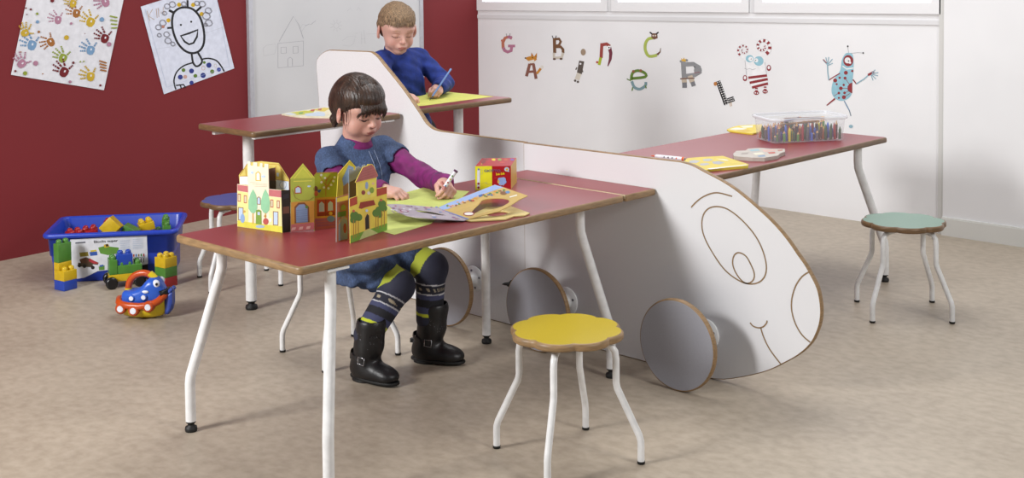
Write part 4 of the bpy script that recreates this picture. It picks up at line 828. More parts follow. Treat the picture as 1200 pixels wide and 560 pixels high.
# right table items
flat('picture_book', 'yellow picture booklet at the near edge of the rear table, beside the panel rim', 'book', HT, [(380, 248), (460, 176), (560, 168), (750, 158), (960, 226), (955, 240), (640, 266), (560, 300)], .009, P9('#cdb740', .5), (740, 160, 7), group=None, art=[
    ([(470, 200), (520, 192), (565, 200), (530, 218), (480, 214)], '#a9a9ae'), ([(560, 222), (620, 216), (645, 226), (600, 238), (565, 236)], '#a9a9ae'), ([(585, 186), (640, 180), (675, 190), (630, 202), (590, 200)], '#a9a9ae'), ([(660, 206), (720, 200), (765, 212), (720, 228), (672, 222)], '#9fa0a6'), ([(620, 262), (940, 228), (950, 233), (640, 270)], '#dedbd0'), ([(690, 180), (780, 188), (800, 198), (770, 196)], '#e0dfd0')])
flat('picture_book', 'small yellow booklet at the far edge of the rear table, left of the pencil tub', 'book', HT, [(8, 240), (40, 228), (70, 220), (200, 212), (210, 250), (150, 263), (128, 262), (20, 248)], .006, P9('#d6bd3a', .5), (850, 100, 4.667), group=None, art=[
    ([(20, 240), (60, 230), (120, 236), (80, 246)], '#dcd9c8'), ([(60, 244), (120, 240), (145, 250), (100, 256)], '#c9a82c'), ([(80, 224), (150, 218), (150, 230), (100, 232)], '#dfe0c0')])
puz = flat('cutout_block', 'grey cloud-shaped cut-out picture block in the middle of the rear table', 'shape puzzle', HT, [(42, 375), (60, 358), (110, 356), (125, 345), (190, 341), (250, 346), (325, 347), (326, 362), (300, 372), (285, 384), (215, 396), (150, 395), (100, 392), (48, 386)], .014, P9('#b5ada4', .5), (850, 100, 4.667), art=[
    ([(130, 352), (180, 347), (190, 357), (140, 361)], '#8fb0b8'), ([(200, 352), (270, 350), (280, 358), (215, 364)], '#c9a59a'), ([(230, 366), (270, 363), (275, 371), (240, 374)], '#b04a3a'), ([(150, 370), (200, 366), (215, 374), (165, 380)], '#d0cdb8'), ([(90, 368), (130, 366), (120, 376), (85, 378)], '#9a8f86'), ([(285, 352), (315, 350), (312, 358), (288, 360)], '#a86a5a'), ([(175, 385), (215, 380), (220, 388), (185, 391)], '#6f8aa8')])
def pen(name, label, p0, p1, r, body, cap, group=None, dots=(), tip=None, capl=.28):
    """felt pen from tip p0 to end p1"""
    p0 = Vector(p0); p1 = Vector(p1); d = (p1-p0); L_ = d.length; d.normalize()
    t = thing(name, label, 'pen', tuple(p0), group=group)
    MB().tube([p0+d*L_*.12, p0+d*L_*.16, p0+d*L_*(1-capl), p1], [r*.6, r, r, r*.95], body, 12).build('barrel', t)
    MB().tube([p0, p0+d*L_*.04, p0+d*L_*.12], [r*.12, r*.3, r*.45], tip or cap, 10).build('tip', t)
    MB().tube([p1-d*L_*.07, p1-d*L_*.01, p1], [r*1.06, r*1.06, r*.7], cap, 12).build('end_cap', t)
    if dots:
        for k, c in enumerate(dots):
            o = MB(); c0 = p0+d*L_*(.42+.12*k); n = (CAM-c0); n = (n-d*n.dot(d)).normalized(); o.ball(c0+n*r*.75, r*.48, P9(c, .4), n=8); o.build('printed_dot', t)
    return t
WP = P9('#dcdce2', .35)
a = at(763, 182.5, z=HT+.008); b = at(802.5, 186.5, z=HT+.008)
pen('felt_pen', 'white spotted felt pen with an orange end lying on the rear table', tuple(a), tuple(b), .0075, WP, P9('#c8551e', .4), dots=('#55606a', '#4a4a50', '#55606a', '#c8551e'))
# ---- clear tub with pens
F_ = at(906.8, 168.8, z=HT); R_ = at(989.3, 164.5, z=HT); L__ = at(883, 163.2, z=HT)
ux = (R_-F_).normalized(); uy = Vector((-ux.y, ux.x, 0)); LX = (R_-F_).length; LY = .165
Tc = frame(F_, ux, uy)
ct = thing('clear_tub', 'clear plastic tub full of pens and pencils on the rear table', 'tub', tuple(F_+ux*LX/2+uy*LY/2))
CL = P9('#e2e6ea', .5, 'clear', alpha=.27)
CLR = P9('#e6eaf0', .2, 'clear', alpha=.5)
hz = on_plane(906.8, 139, F_, uy).z-HT
def crr(o, z): return [(x, y, z) for x, y in rrect(-o, -o, LX+o, LY+o, .015+o, 4)]
MB(Tc).ring_loft([crr(-.004, .0006), crr(0, .004), crr(.010, hz-.014), crr(.010, hz-.012)], CL, CL).build('tub_body', ct)
MB(Tc).ring_loft([crr(.010, hz-.014), crr(.018, hz-.013), crr(.020, hz-.002), crr(.018, hz), crr(.011, hz), crr(.0105, hz-.004)], CLR).build('rim', ct)
cols = [('dark blue', '#1f2f8a'), ('black', '#18181c'), ('red', '#9a1a20'), ('brown', '#4a2e1e'), ('yellow', '#d3c01f'), ('green', '#4f8a3a'), ('blue', '#2f5fc0'), ('orange', '#c4642a'), ('dark green', '#24502e'), ('grey', '#55555c')]
protos = {}
random.seed(11)
def pproto(i):
    nm, c = cols[i]
    r = .0056; h = .085
    t = thing('pencil', nm+' pen or pencil standing in the clear tub', 'pencil', (0, 0, 0), group='pens and pencils in the clear tub')
    MB().tube([(0, 0, 0), (0, 0, h*.78)], r, P9(c, .35), 8).build('barrel', t)
    MB().tube([(0, 0, h*.78), (0, 0, h)], [r*.98, r*.15], P9('#c69c6a', .6) if i % 2 else P9(c, .35), 8).build('point', t)
    return t
pos = []
nxp = 15; nyp = 6
for i in range(nxp):
    for j in range(nyp): pos.append((.014+(LX-.028)*i/(nxp-1)+random.uniform(-.003, .003), .014+(LY-.028)*j/(nyp-1)+random.uniform(-.003, .003)))
for k, (x, y) in enumerate(pos):
    i = random.choice(range(len(cols)))
    if i not in protos: o = pproto(i); protos[i] = o
    else: o = copy_tree(protos[i])
    w_ = Tc @ Vector((x, y, .0045)); o.location = w_
    o.rotation_euler = (random.uniform(-.07, .07), random.uniform(-.07, .07), 0)
    s_ = random.uniform(.32, .88); edge_ = y < .03 or x < .03
    o.scale = (1, 1, s_)
for k, (c, x0_, y0_, x1_, y1_, zz) in enumerate([('#8a6a4a', .03, .05, .24, .07, .062), ('#6a4a3a', .07, .1, .26, .06, .078), ('#3a4a7a', .05, .03, .18, .12, .074)]):
    a = Tc @ Vector((x0_, y0_, zz+.008)); b = Tc @ Vector((x1_, y1_, zz+.012))
    pen('pencil', ['long wooden pencil lying across the pens in the clear tub', 'dark brown pencil lying across the pens in the clear tub', 'dark blue pencil lying across the pens in the clear tub'][k], tuple(a), tuple(b), .0045, P9(c, .5), P9('#c69c6a', .5), 'pens and pencils in the clear tub')
# ------------------------------------------------------------------ smooth bodies: blended solids turned into one continuous skin
class Solid:
    def __init__(s): s.ops = []
    def _a(s, kind, pts, rad, k, mode, T):
        s.ops.append((kind, pts, rad, k, mode, T)); return s
    def cap(s, p0, p1, r0, r1=None, k=.012, mode='u', T=None): return s._a('cap', (Vector(p0), Vector(p1)), (r0, r0 if r1 is None else r1), k, mode, T)
    def ell(s, c, r, k=.012, mode='u', T=None, R=None):
        return s._a('ell', (Vector(c),), tuple(r) if hasattr(r, '__len__') else (r, r, r), k, mode, (T or I4) @ (Matrix.Translation(Vector(c)) @ R @ Matrix.Translation(-Vector(c)) if R else I4))
    def box(s, c, h, rr, k=.01, mode='u', T=None): return s._a('box', (Vector(c),), (*h, rr), k, mode, T)
    def chain(s, pts, rs, k=.012, mode='u', T=None):
        for i in range(len(pts)-1): s.cap(pts[i], pts[i+1], rs[i], rs[i+1], k, mode, T)
        return s
    def bounds(s):
        lo = np.full(3, 1e9); hi = -lo
        for kind, pts, rad, k, mode, T in s.ops:
            if mode != 'u': continue
            if kind == 'box': R = max(rad[:3])*1.75
            else: R = max(rad)
            for p in pts:
                q = np.array(T @ p if T else p); lo = np.minimum(lo, q-R); hi = np.maximum(hi, q+R)
        return lo, hi
    def mesh(s, h, warp=None, pad=.012):
        lo, hi = s.bounds(); lo = lo-pad; hi = hi+pad
        n = np.ceil((hi-lo)/h).astype(int)+1
        D = np.full(tuple(n), .05, np.float32)
        ax = [lo[i]+h*np.arange(n[i]) for i in range(3)]
        for kind, pts, rad, k, mode, T in s.ops:
            if kind == 'box': R = max(rad[:3])*1.75
            else: R = max(rad)
            R += max(k, .004)+4*h+.006
            P = np.array([np.array(T @ p if T else p) for p in pts])
            a = np.maximum(0, np.floor((P.min(0)-R-lo)/h).astype(int)); b = np.minimum(n, np.ceil((P.max(0)+R-lo)/h).astype(int)+1)
            if (b <= a).any(): continue
            sl = tuple(slice(a[i], b[i]) for i in range(3))
            X, Y, Z = np.meshgrid(*[ax[i][sl[i]] for i in range(3)], indexing='ij')
            if T is not None:
                Ti = np.array(T.inverted()); sc_ = 1
                X, Y, Z = (Ti[i][0]*X+Ti[i][1]*Y+Ti[i][2]*Z+Ti[i][3] for i in range(3))
                sc_ = abs(T.determinant())**(1/3)
            else: sc_ = 1
            if kind == 'cap':
                p0, p1 = [np.array(q) for q in pts]; d = p1-p0; L = max(1e-12, (d**2).sum())
                t = np.clip(((X-p0[0])*d[0]+(Y-p0[1])*d[1]+(Z-p0[2])*d[2])/L, 0, 1)
                f = np.sqrt((X-p0[0]-t*d[0])**2+(Y-p0[1]-t*d[1])**2+(Z-p0[2]-t*d[2])**2)-(rad[0]+(rad[1]-rad[0])*t)
            elif kind == 'ell':
                c = np.array(pts[0]); x, y, z = X-c[0], Y-c[1], Z-c[2]
                k0 = np.sqrt((x/rad[0])**2+(y/rad[1])**2+(z/rad[2])**2); k1 = np.sqrt((x/rad[0]**2)**2+(y/rad[1]**2)**2+(z/rad[2]**2)**2)+1e-9
                f = k0*(k0-1)/k1
            else:
                c = np.array(pts[0]); q = [np.abs(v-c[i])-rad[i]+rad[3] for i, v in enumerate((X, Y, Z))]
                f = np.sqrt(sum(np.maximum(v, 0)**2 for v in q))+np.minimum(np.maximum(np.maximum(q[0], q[1]), q[2]), 0)-rad[3]
            f = (f*sc_).astype(np.float32); g = D[sl]
            if mode == 'u':
                hh = np.clip(.5+.5*(g-f)/k, 0, 1); D[sl] = g*(1-hh)+f*hh-k*hh*(1-hh)
            elif mode == 's':
                hh = np.clip(.5-.5*(g+f)/k, 0, 1); D[sl] = g*(1-hh)-f*hh+k*hh*(1-hh)
        if warp is not None:
            X, Y, Z = np.meshgrid(*ax, indexing='ij'); m = np.abs(D) < .02; D[m] += warp(X[m], Y[m], Z[m]).astype(np.float32)
        return surface_net(D, lo, h)
def surface_net(D, lo, h):
    S = D < 0; nx, ny, nz = D.shape
    c = [(i, j, k) for i in (0, 1) for j in (0, 1) for k in (0, 1)]
    cnt = np.zeros((nx-1, ny-1, nz-1), np.int8)
    for i, j, k in c: cnt += S[i:nx-1+i, j:ny-1+j, k:nz-1+k]
    act = (cnt > 0) & (cnt < 8); I = np.argwhere(act); idx = np.full(act.shape, -1, np.int64); idx[act] = np.arange(len(I))
    V = np.zeros((len(I), 3)); W_ = np.zeros(len(I))
    for a in c:
        for ax in range(3):
            if a[ax]: continue
            b = list(a); b[ax] = 1
            da = D[I[:, 0]+a[0], I[:, 1]+a[1], I[:, 2]+a[2]]; db = D[I[:, 0]+b[0], I[:, 1]+b[1], I[:, 2]+b[2]]
            x = (da < 0) != (db < 0); t = np.where(x, da/np.where(da == db, 1, da-db), 0)
            p = np.tile(np.array(a, float), (len(I), 1)); p[:, ax] += t; V[x] += p[x]; W_[x] += 1
    V = (V/np.maximum(W_, 1)[:, None]+I)*h+lo
    F = []
    for ax in range(3):
        u, v = [(1, 2), (2, 0), (0, 1)][ax]
        sa = [slice(None)]*3; sb = [slice(None)]*3; sa[ax] = slice(0, -1); sb[ax] = slice(1, None)
        A_1, B_1 = S[tuple(sa)], S[tuple(sb)]
        for sign, msk in ((1, A_1 & ~B_1), (-1, ~A_1 & B_1)):
            E = np.argwhere(msk); E = E[(E[:, u] > 0) & (E[:, v] > 0) & (E[:, u] < D.shape[u]-1) & (E[:, v] < D.shape[v]-1)]
            if not len(E): continue
            q = []
            for du, dv in ((-1, -1), (0, -1), (0, 0), (-1, 0)):
                G = E.copy(); G[:, u] += du; G[:, v] += dv; q.append(idx[G[:, 0], G[:, 1], G[:, 2]])
            q = np.stack(q, 1); F.append(q if sign == 1 else q[:, ::-1])
    F = np.concatenate(F); F = F[(F >= 0).all(1)]
    # relax a little
    for _ in range(2):
        acc = np.zeros_like(V); n_ = np.zeros(len(V))
        for a, b in ((0, 1), (1, 2), (2, 3), (3, 0)):
            np.add.at(acc, F[:, a], V[F[:, b]]); np.add.at(n_, F[:, a], 1); np.add.at(acc, F[:, b], V[F[:, a]]); np.add.at(n_, F[:, b], 1)
        V = V*.6+.4*acc/np.maximum(n_, 1)[:, None]
    return V, F
def np_object(name, V, F, mat, parent=None, colfn=None, **tg):
    me = bpy.data.meshes.new(name)
    if parent:
        inv = np.array(parent_world(parent).inverted()); Vl = V@inv[:3, :3].T+inv[:3, 3]
    else: Vl = V
    me.from_pydata(Vl.tolist(), [], F.tolist()); me.materials.append(mat)
    me.polygons.foreach_set('use_smooth', [True]*len(me.polygons))
    if colfn is not None:
        C_ = colfn(V); at_ = me.color_attributes.new('Col', 'FLOAT_COLOR', 'POINT')
        buf = np.ones((len(V), 4), np.float32); buf[:, :3] = C_; at_.data.foreach_set('color', buf.ravel())
    me.update(); o = bpy.data.objects.new(name, me); COL.objects.link(o)
    if parent: o.parent = parent
    for k, v in tg.items(): o[k] = v
    return o
def lc(h): return np.array(lin(h)[:3])
def head_frame(c, fwd, up=(0, 0, 1), s=1.0):
    f = Vector(fwd).normalized(); u = Vector(up); l = u.cross(f).normalized(); u = f.cross(l)
    m = Matrix(((f.x, l.x, u.x, c[0]), (f.y, l.y, u.y, c[1]), (f.z, l.z, u.z, c[2]), (0, 0, 0, 1)))
    return m @ Matrix.Scale(s, 4)
def add_head(B, H, neck_to, neck_r=.031, chub=0., ear=0., eary=0.):
    """child head; local x = face, y = left, z = up, about .21 tall at scale 1"""
    B.ell((-.012, 0, .026), (.088, .074, .080), .01, T=H)
    B.ell((.022, 0, .012), (.066, .063, .066), .02, T=H)
    B.ell((.020, 0, -.036-.008*chub), (.056+.003*chub, .054+.005*chub, .056+.004*chub), .025, T=H)
    B.ell((.052, 0, -.077-.006*chub), (.022, .025, .019), .02, T=H)
    for s in (-1, 1):
        B.ell((.046, s*(.034+.003*chub), -.042-.005*chub), (.026, .024+.003*chub, .025+.004*chub), .02, T=H)
        B.ell((.050, s*.03, .022), (.03, .026, .014), .016, T=H)
        B.ell((.0905, s*.029, -.001), (.014, .0155, .0095), .012, 's', T=H)
        B.ell((.0655, s*.029, -.002), (.0155, .0155, .0125), .004, T=H)
    B.cap((.082, 0, .004), (.0965, 0, -.024), .0055, .0075, .01, T=H)
    B.ell((.0955, 0, -.0265), (.0095, .0088, .0078), .006, T=H)
    for s in (-1, 1): B.ell((.0885, s*.0088, -.0285), (.0068, .0058, .0056), .004, T=H)
    B.ell((.078, 0, -.052), (.014, .022, .016), .014, T=H)
    B.ell((.0875, 0, -.0502), (.0074, .0175, .0040), .003, T=H)
    B.ell((.0862, 0, -.0585), (.0076, .0155, .0046), .003, T=H)
    B.cap((.0975, -.014, -.0545), (.0975, .014, -.0545), .0022, .0022, .003, 's', T=H)
    for s in (-1, 1):
        R_ = Matrix.Rotation(s*.35, 4, 'Z')
        B.ell((-.006, s*(.0745+eary), -.008-ear), (.0185, .0065, .0285), .005, T=H, R=R_)
        B.ell((-.001, s*(.082+eary), -.004-ear), (.009, .006, .015), .004, 's', T=H, R=R_)
        B.ell((-.001, s*(.073+eary), -.032-ear), (.007, .0055, .008), .005, T=H)
    n0 = H @ Vector((-.022, 0, -.05)); B.cap(n0, neck_to, neck_r*1.08, neck_r*1.15, .022)
def add_hand(B, T, curl, thumb, s=1.0, spread=.12, k=.0035):
    """local: origin wrist, x to fingers, y to the thumb side, z out of the back of the hand. curl: four (base, mid, tip) bends in radians, index first"""
    T = T @ Matrix.Scale(s, 4)
    B.cap((-.03, 0, 0), (.006, 0, 0), .0185, .0175, .01, T=T)
    B.box((.030, .0, 0), (.032, .0275, .0125), .0115, .012, T=T)
    B.ell((.025, .020, -.006), (.024, .013, .012), .01, T=T)
    B.ell((.026, -.018, -.006), (.024, .011, .011), .01, T=T)
    ln = [(.026, .0165, .0135), (.029, .018, .0145), (.027, .0165, .0135), (.021, .013, .0115)]
    ends = []
    for f in range(4):
        y = .0205-.0137*f; p = Vector((.058-(.0018*(f-1)**2), y, .001)); a = 0; sd = spread*(1.5-f)/1.5
        d0 = Vector((math.cos(sd), math.sin(sd), 0)); r = [.0078, .0070, .0063, .0054] if f < 3 else [.0068, .0062, .0056, .0048]
        q = p - d0*.014
        B.cap(q, p, r[0]*1.05, r[0]*1.02, k*1.6, T=T)
        for j in range(3):
            a += curl[f][j]; d = d0*math.cos(a)+Vector((0, 0, -math.sin(a))); n_ = p+d*ln[f][j]
            B.cap(p, n_, r[j], r[j+1], k*.6, T=T); p = n_
        ends.append(T @ p)
    # thumb: (direction list)
    p = Vector((.012, .022, -.006))
    for (dx, dy, dz, L, r0, r1) in thumb:
        d = Vector((dx, dy, dz)).normalized(); n_ = p+d*L; B.cap(p, n_, r0, r1, k, T=T); p = n_
    ends.append(T @ p); return ends
def hand_frame(w, fingers, back, right):
    x = Vector(fingers).normalized(); z = Vector(back); z = (z-x*z.dot(x)).normalized(); y = z.cross(x)
    if right: pass
    m = Matrix(((x.x, y.x, z.x, w[0]), (x.y, y.y, z.y, w[1]), (x.z, y.z, z.z, w[2]), (0, 0, 0, 1)))
    return m
def flip(T): return T @ Matrix.Scale(-1, 4, (0, 1, 0))
def face_colors(H, skin, lipc, browc, cheek, seed=0, brow_w=1.0, lash='#3a2a22'):
    Hi = np.array(H.inverted())
    def fn(V):
        L = V@Hi[:3, :3].T+Hi[:3, 3]; x, y, z = L.T; C_ = np.tile(lc(skin), (len(V), 1)); ay = np.abs(y)
        def mixin(m, c): 
            m = np.clip(m, 0, 1)[:, None]; C_[:] = C_*(1-m)+lc(c)*m
        front = (x > .045)
        mixin(.4*np.exp(-(((ay-.040)/.019)**2+((z+.036)/.017)**2))*front, cheek)
        mixin(.3*np.exp(-((y/.012)**2+((z+.028)/.01)**2))*(x > .088), cheek)
        mixin(.5*np.exp(-((x+.004)**2+(z+.006)**2)/.02**2)*(ay > .07), cheek)
        # lips
        zl = -.0545; half = .0185
        m = (1-(y/half)**2); up_ = (z > zl)*(z < zl+.0075*np.clip(m, 0, 1)); dn = (z <= zl)*(z > zl-.0085*np.clip(m, 0, 1)**.8)
        mixin((up_+dn)*front*(m > 0)*.85, lipc)
        mixin((np.abs(z-zl+.0004*0) < .0011)*(ay < half)*front*.8, '#5c2420')
        # brows
        zb = .0195+.004*np.sin(np.clip((ay-.014)/.034, 0, 1)*PI)-.0015*(ay-.014)/.03
        mixin((np.abs(z-zb) < .0026*brow_w)*(ay > .014)*(ay < .047)*front*.6, browc)
        # lowered upper lids and lashes
        ze = -.0065-.0035*np.cos(np.clip((ay-.029)/.016, -1, 1)*PI/2)
        mixin((np.abs(z-ze) < .0017)*(np.abs(ay-.029) < .0165)*front*.95, lash)
        zc = .0068+.002*np.cos((ay-.029)/.016*PI/2)
        mixin((np.abs(z-zc) < .0012)*(np.abs(ay-.029) < .015)*front*.4, '#8a5a48')
        mixin(((ay-.0075)**2+(z+.0325)**2 < .0024**2)*(x > .085)*.7, '#6a3a30')
        return C_
    return fn
# ------------------------------------------------------------------ the girl on the stool
def clothe(solid_fn, h, name, mat, parent, colfn=None, warp=None, **tg):
    S = Solid(); solid_fn(S); V, F = S.mesh(h, warp); return np_object(name, V, F, mat, parent, colfn, **tg)
def seg_len(p): return p
girl = None
GX, GY = -.56, -.63
HGc = Vector((-.526, -.579, .850))
gf = Vector((1, -.06, -.36)); HG = head_frame(HGc, gf, (.0, -.06, 1), .98)
pel = Vector((-.60, -.60, .415)); chest = Vector((-.545, -.565, .60)); neckb = Vector((-.550, -.575, .748))
shR = Vector((-.570, -.676, .676)); shL = Vector((-.538, -.470, .694))
elR = Vector((-.42, -.735, .575)); wrR = Vector((-.258, -.706, .617))
wl_ = at(504, 226.5, z=.632)
elL = Vector((-.345, -.440, .612)); wrL = Vector((-.137, -.546, .629))
hipR = Vector((-.555, -.665, .43)); hipL = Vector((-.545, -.55, .43))
knR = at(466, 335, x=-.305); knL = at(505, 314, x=-.285)
anR = Vector((-.308, -.750, .075)); anL = Vector((-.300, -.488, .075))
def girl_body(B):
    add_head(B, HG, neckb+Vector((0, 0, -.02)), .029, 1., .010, .002)
    B.cap(neckb, chest+Vector((0, 0, .03)), .04, .062, .03)
    B.chain([chest+Vector((0, 0, .03)), chest, pel], [.068, .074, .082], .03)
    B.cap(shR, shL, .038, .038, .03)
    B.chain([shR, elR, wrR], [.033, .027, .020], .01); B.chain([shL, elL, wrL], [.033, .027, .020], .01)
    B.chain([hipR, knR, anR+Vector((.015, 0, .05))], [.05, .034, .026], .012); B.chain([hipL, knL, anL+Vector((.015, 0, .05))], [.05, .034, .026], .012)
    for an in (anR, anL): B.cap(an+Vector((.015, 0, .05)), an+Vector((.01, 0, -.025)), .024, .02, .01); B.cap(an+Vector((.01, 0, -.03)), an+Vector((.07, .012, -.042)), .02, .014, .01)
    # left hand with pen: palm turned inwards, fingers curled
    TL = hand_frame(wrL, (.86, -.42, -.12), (.30, .62, .72), False)
    global TLh, TRh
    TLh = flip(TL)
    add_hand(B, TLh, [(.85, .95, .35), (1.0, 1.05, .5), (1.1, 1.2, .6), (1.15, 1.2, .6)], [(.75, .35, -.55, .028, .0105, .0088), (.95, -.15, -.45, .024, .0085, .0075), (.8, -.5, -.3, .017, .0072, .006)], .98)
    TRh = hand_frame(wrR, (.93, .36, -.12), (-.1, -.2, 1), True)
    add_hand(B, TRh, [(.45, .8, .4), (.5, .85, .45), (.55, .9, .5), (.55, .95, .5)], [(.8, .55, -.3, .028, .0105, .0088), (.95, .2, -.2, .024, .0085, .0075), (1, -.1, -.15, .017, .0072, .006)], .95)
S = Solid(); girl_body(S); V, F = S.mesh(.0028)
skinG = face_colors(HG, '#c6988a', '#a8645e', '#5a4034', '#c07c70')
girl = np_object('person', V, F, M('#d0a088', .5, 'vcol', sss=.12, bmp=.04), None, skinG, **tags('small dark-haired girl in a denim dress and purple sleeves, seated and drawing', 'person'))
# leggings with stripes
dL = {}
def leg_solid(hip, kn, an, e=.007):
    def f(S): S.chain([hip, kn, an+Vector((.015, 0, .075))], [.060+e, .045+e, .037+e], .014); S.ell(kn+Vector((.006, 0, .002)), (.05, .05, .05), .02)
    return f
def leg_cols(hip, kn, an):
    hip, kn, an = map(np.array, (hip, kn, an))
    def fn(V):
        d1 = kn-hip; L1 = np.linalg.norm(d1); d1 = d1/L1; d2 = an-kn; L2 = np.linalg.norm(d2); d2 = d2/L2
        t1 = (V-hip)@d1; t2 = (V-kn)@d2
        lower = (V-kn)@(d2+d1) > 0 
        t = np.where(lower, np.maximum(t2, 0), np.minimum(t1-L1, 0))      # 0 at the knee
        C_ = np.tile(lc('#26283a'), (len(V), 1))
        side = (V-kn)@np.array([0, 1, 0])
        def band(a, b, c): m = (t > a) & (t < b); C_[m] = lc(c)
        band(-.30, -.082, '#23242f'); band(-.048, -.006, '#9aa32c')
        m = (t > -.048) & (t < -.006) & (side > .012); C_[m] = lc('#4a3e2c')
        band(.044, .048, '#b9b9bd'); band(.048, .076, '#1c1e2c'); band(.076, .080, '#b9b9bd'); band(.080, .096, '#3b3f5e'); band(.096, .122, '#15151d'); band(.122, .144, '#3b3f5e'); band(.144, .154, '#b9c22c')
        a = np.arctan2(side, (V-kn)@np.array([1, 0, .5])); m = (np.abs(t-.062) < .005) & (np.abs(np.sin(a*7)) > .82); C_[m] = lc('#9a8f7a')
        return C_
    return fn
CL_ = M('#30323c', .8, 'vcol', bmp=.5)
for hp, kn, an in ((hipR, knR, anR), (hipL, knL, anL)):
    clothe(leg_solid(hp, kn, an), .0028, 'leggings', CL_, girl, leg_cols(hp, kn, an), label='dark leggings with yellow-green stripes')
# boots
BOOT = M('#141315', .42, 'leather'); SOLE = M('#0e0e0e', .6)
def boot(an, fwd):
    f = Vector(fwd).normalized(); l = Vector((-f.y, f.x, 0)); T = frame((an.x, an.y, 0), f, l)
    S = Solid()
    S.chain([(.030, 0, .185), (.020, 0, .12), (.008, 0, .075)], [.048, .047, .045], .01, T=T)
    S.cap((-.002, 0, .06), (.012, 0, .05), .042, .041, .012, T=T)
    S.ell((-.008, 0, .04), (.045, .038, .042), .012, T=T)
    S.ell((.05, 0, .034), (.06, .039, .034), .02, T=T); S.ell((.096, .0, .029), (.038, .036, .024), .02, T=T)
    S.box((.04, 0, -.02), (.16, .08, .03), .002, .002, 's', T=T)
    S.chain([(.030, 0, .25), (.030, 0, .165)], [.042, .042], .003, 's', T=T)
    V, F = S.mesh(.0028); b = np_object('boot', V, F, BOOT, girl, label='black boot with a buckled strap')
    so = []
    for k in range(28):
        t = 2*PI*k/28; x = .040+.097*math.cos(t); y = (.036+.004*math.cos(t))*math.copysign(abs(math.sin(t))**.8, math.sin(t)); so.append((x, y))
    MB(T).slab(so, .006, .016, .003, SOLE, SOLE).build('sole', b)
    MB(T).slab([(p[0]*.42-.022, p[1]*.93) for p in so], 0, .008, .002, SOLE, SOLE).build('heel', b)
    m = MB(T); ring = [(.002+.0475*math.cos(t), .0445*math.sin(t), .079+.012*math.cos(t)*-1) for t in [2*PI*k/24 for k in range(25)]]
    ribb = MB(T).ring_loft([[(x*1.0, y*1.0, z-.008) for x, y, z in ring[:-1]], [(.002+(x-.002)*1.05, y*1.05, z) for x, y, z in ring[:-1]], [(x*1.0, y*1.0, z+.009) for x, y, z in ring[:-1]]], M('#1b191b', .3, 'leather')); ribb.build('strap', b)
    SM = M('#a9a9ad', .25, metal=.9)
    q = Vector((.022, -.0445, .077)); m = MB(T).tube([q+Vector((-.012, 0, -.01)), q+Vector((.012, -.0, -.013)), q+Vector((.014, .002, .009)), q+Vector((-.010, -.0, .012)), q+Vector((-.012, 0, -.01))], .0018, SM, 8); m.build('buckle', b)
    m = MB(T); random.seed(int(abs(an.y)*1000))
    for k in range(46):
        t = random.uniform(-2.4, 1.2); z = random.uniform(.115, .168); r = .0475
        m.ball((.023+r*math.cos(t), r*math.sin(t), z), .0009, M('#c9c9d2', .2, metal=.6), n=6)
    m.build('studs', b)
    MB(T).ring_loft([[(.030+.048*k_*math.cos(t), .0465*k_*math.sin(t), z) for t in [2*PI*i/28 for i in range(28)]] for k_, z in ((.86, .17), (.86, .1855), (.93, .188), (1.0, .1855), (1.0, .178))], BOOT).build('boot_rim', b)
    MB(T).box(-.058, -.044, -.006, .006, .062, .076, BOOT).build('heel_tab', b)
boot(anR+Vector((-.0, 0, 0)), (.97, .16, 0)); boot(anL, (.90, .42, 0))
# purple sleeves and neck
PUR = M('#6c0f58', .75, 'cloth')
def sleeve(a, b, c, e=.006):
    def f(S):
        S.chain([a, b, b+(c-b)*.90], [.037+e, .031+e, .023+e], .012)
        d = (c-b).normalized(); S.cap(b+(c-b)*.84, b+(c-b)*.95, .0265+e, .0265+e, .004)
        S.cap(b+(c-b)*.975, c+d*.03, .020, .020, .003, 's')
    return f
def wr_(X, Y, Z): return .0018*np.sin(95*X+60*Z+30*Y)+.0014*np.sin(140*Z-80*Y+20*X)
clothe(sleeve(shR, elR, wrR), .003, 'sleeve', PUR, girl, None, wr_, label='purple sleeve'); sl = clothe(sleeve(shL, elL, wrL), .003, 'sleeve', PUR, girl, None, wr_, label='purple sleeve with patterned cuff')
d = (wrL-elL).normalized(); c0 = elL+(wrL-elL)*.80
xx = d.cross(Vector((0, 0, 1))).normalized(); yy = xx.cross(d)
MB().ring_loft([[c0+d*o_+(xx*math.cos(t)+yy*math.sin(t))*.0345 for t in [2*PI*k/24 for k in range(24)]] for o_ in (-.0045, .0045)], M('#3a3550', .8, 'cloth')).build('cuff_band', sl, label='dark patterned band')
def collar(S): S.cap(neckb+Vector((.004, 0, -.03)), neckb+Vector((.003, 0, .012)), .058, .040, .006); S.cap(neckb+Vector((.0, 0, .018)), neckb+Vector((0, 0, .08)), .036, .036, .003, 's')
clothe(collar, .003, 'shirt_collar', PUR, girl, label='purple round neckline')
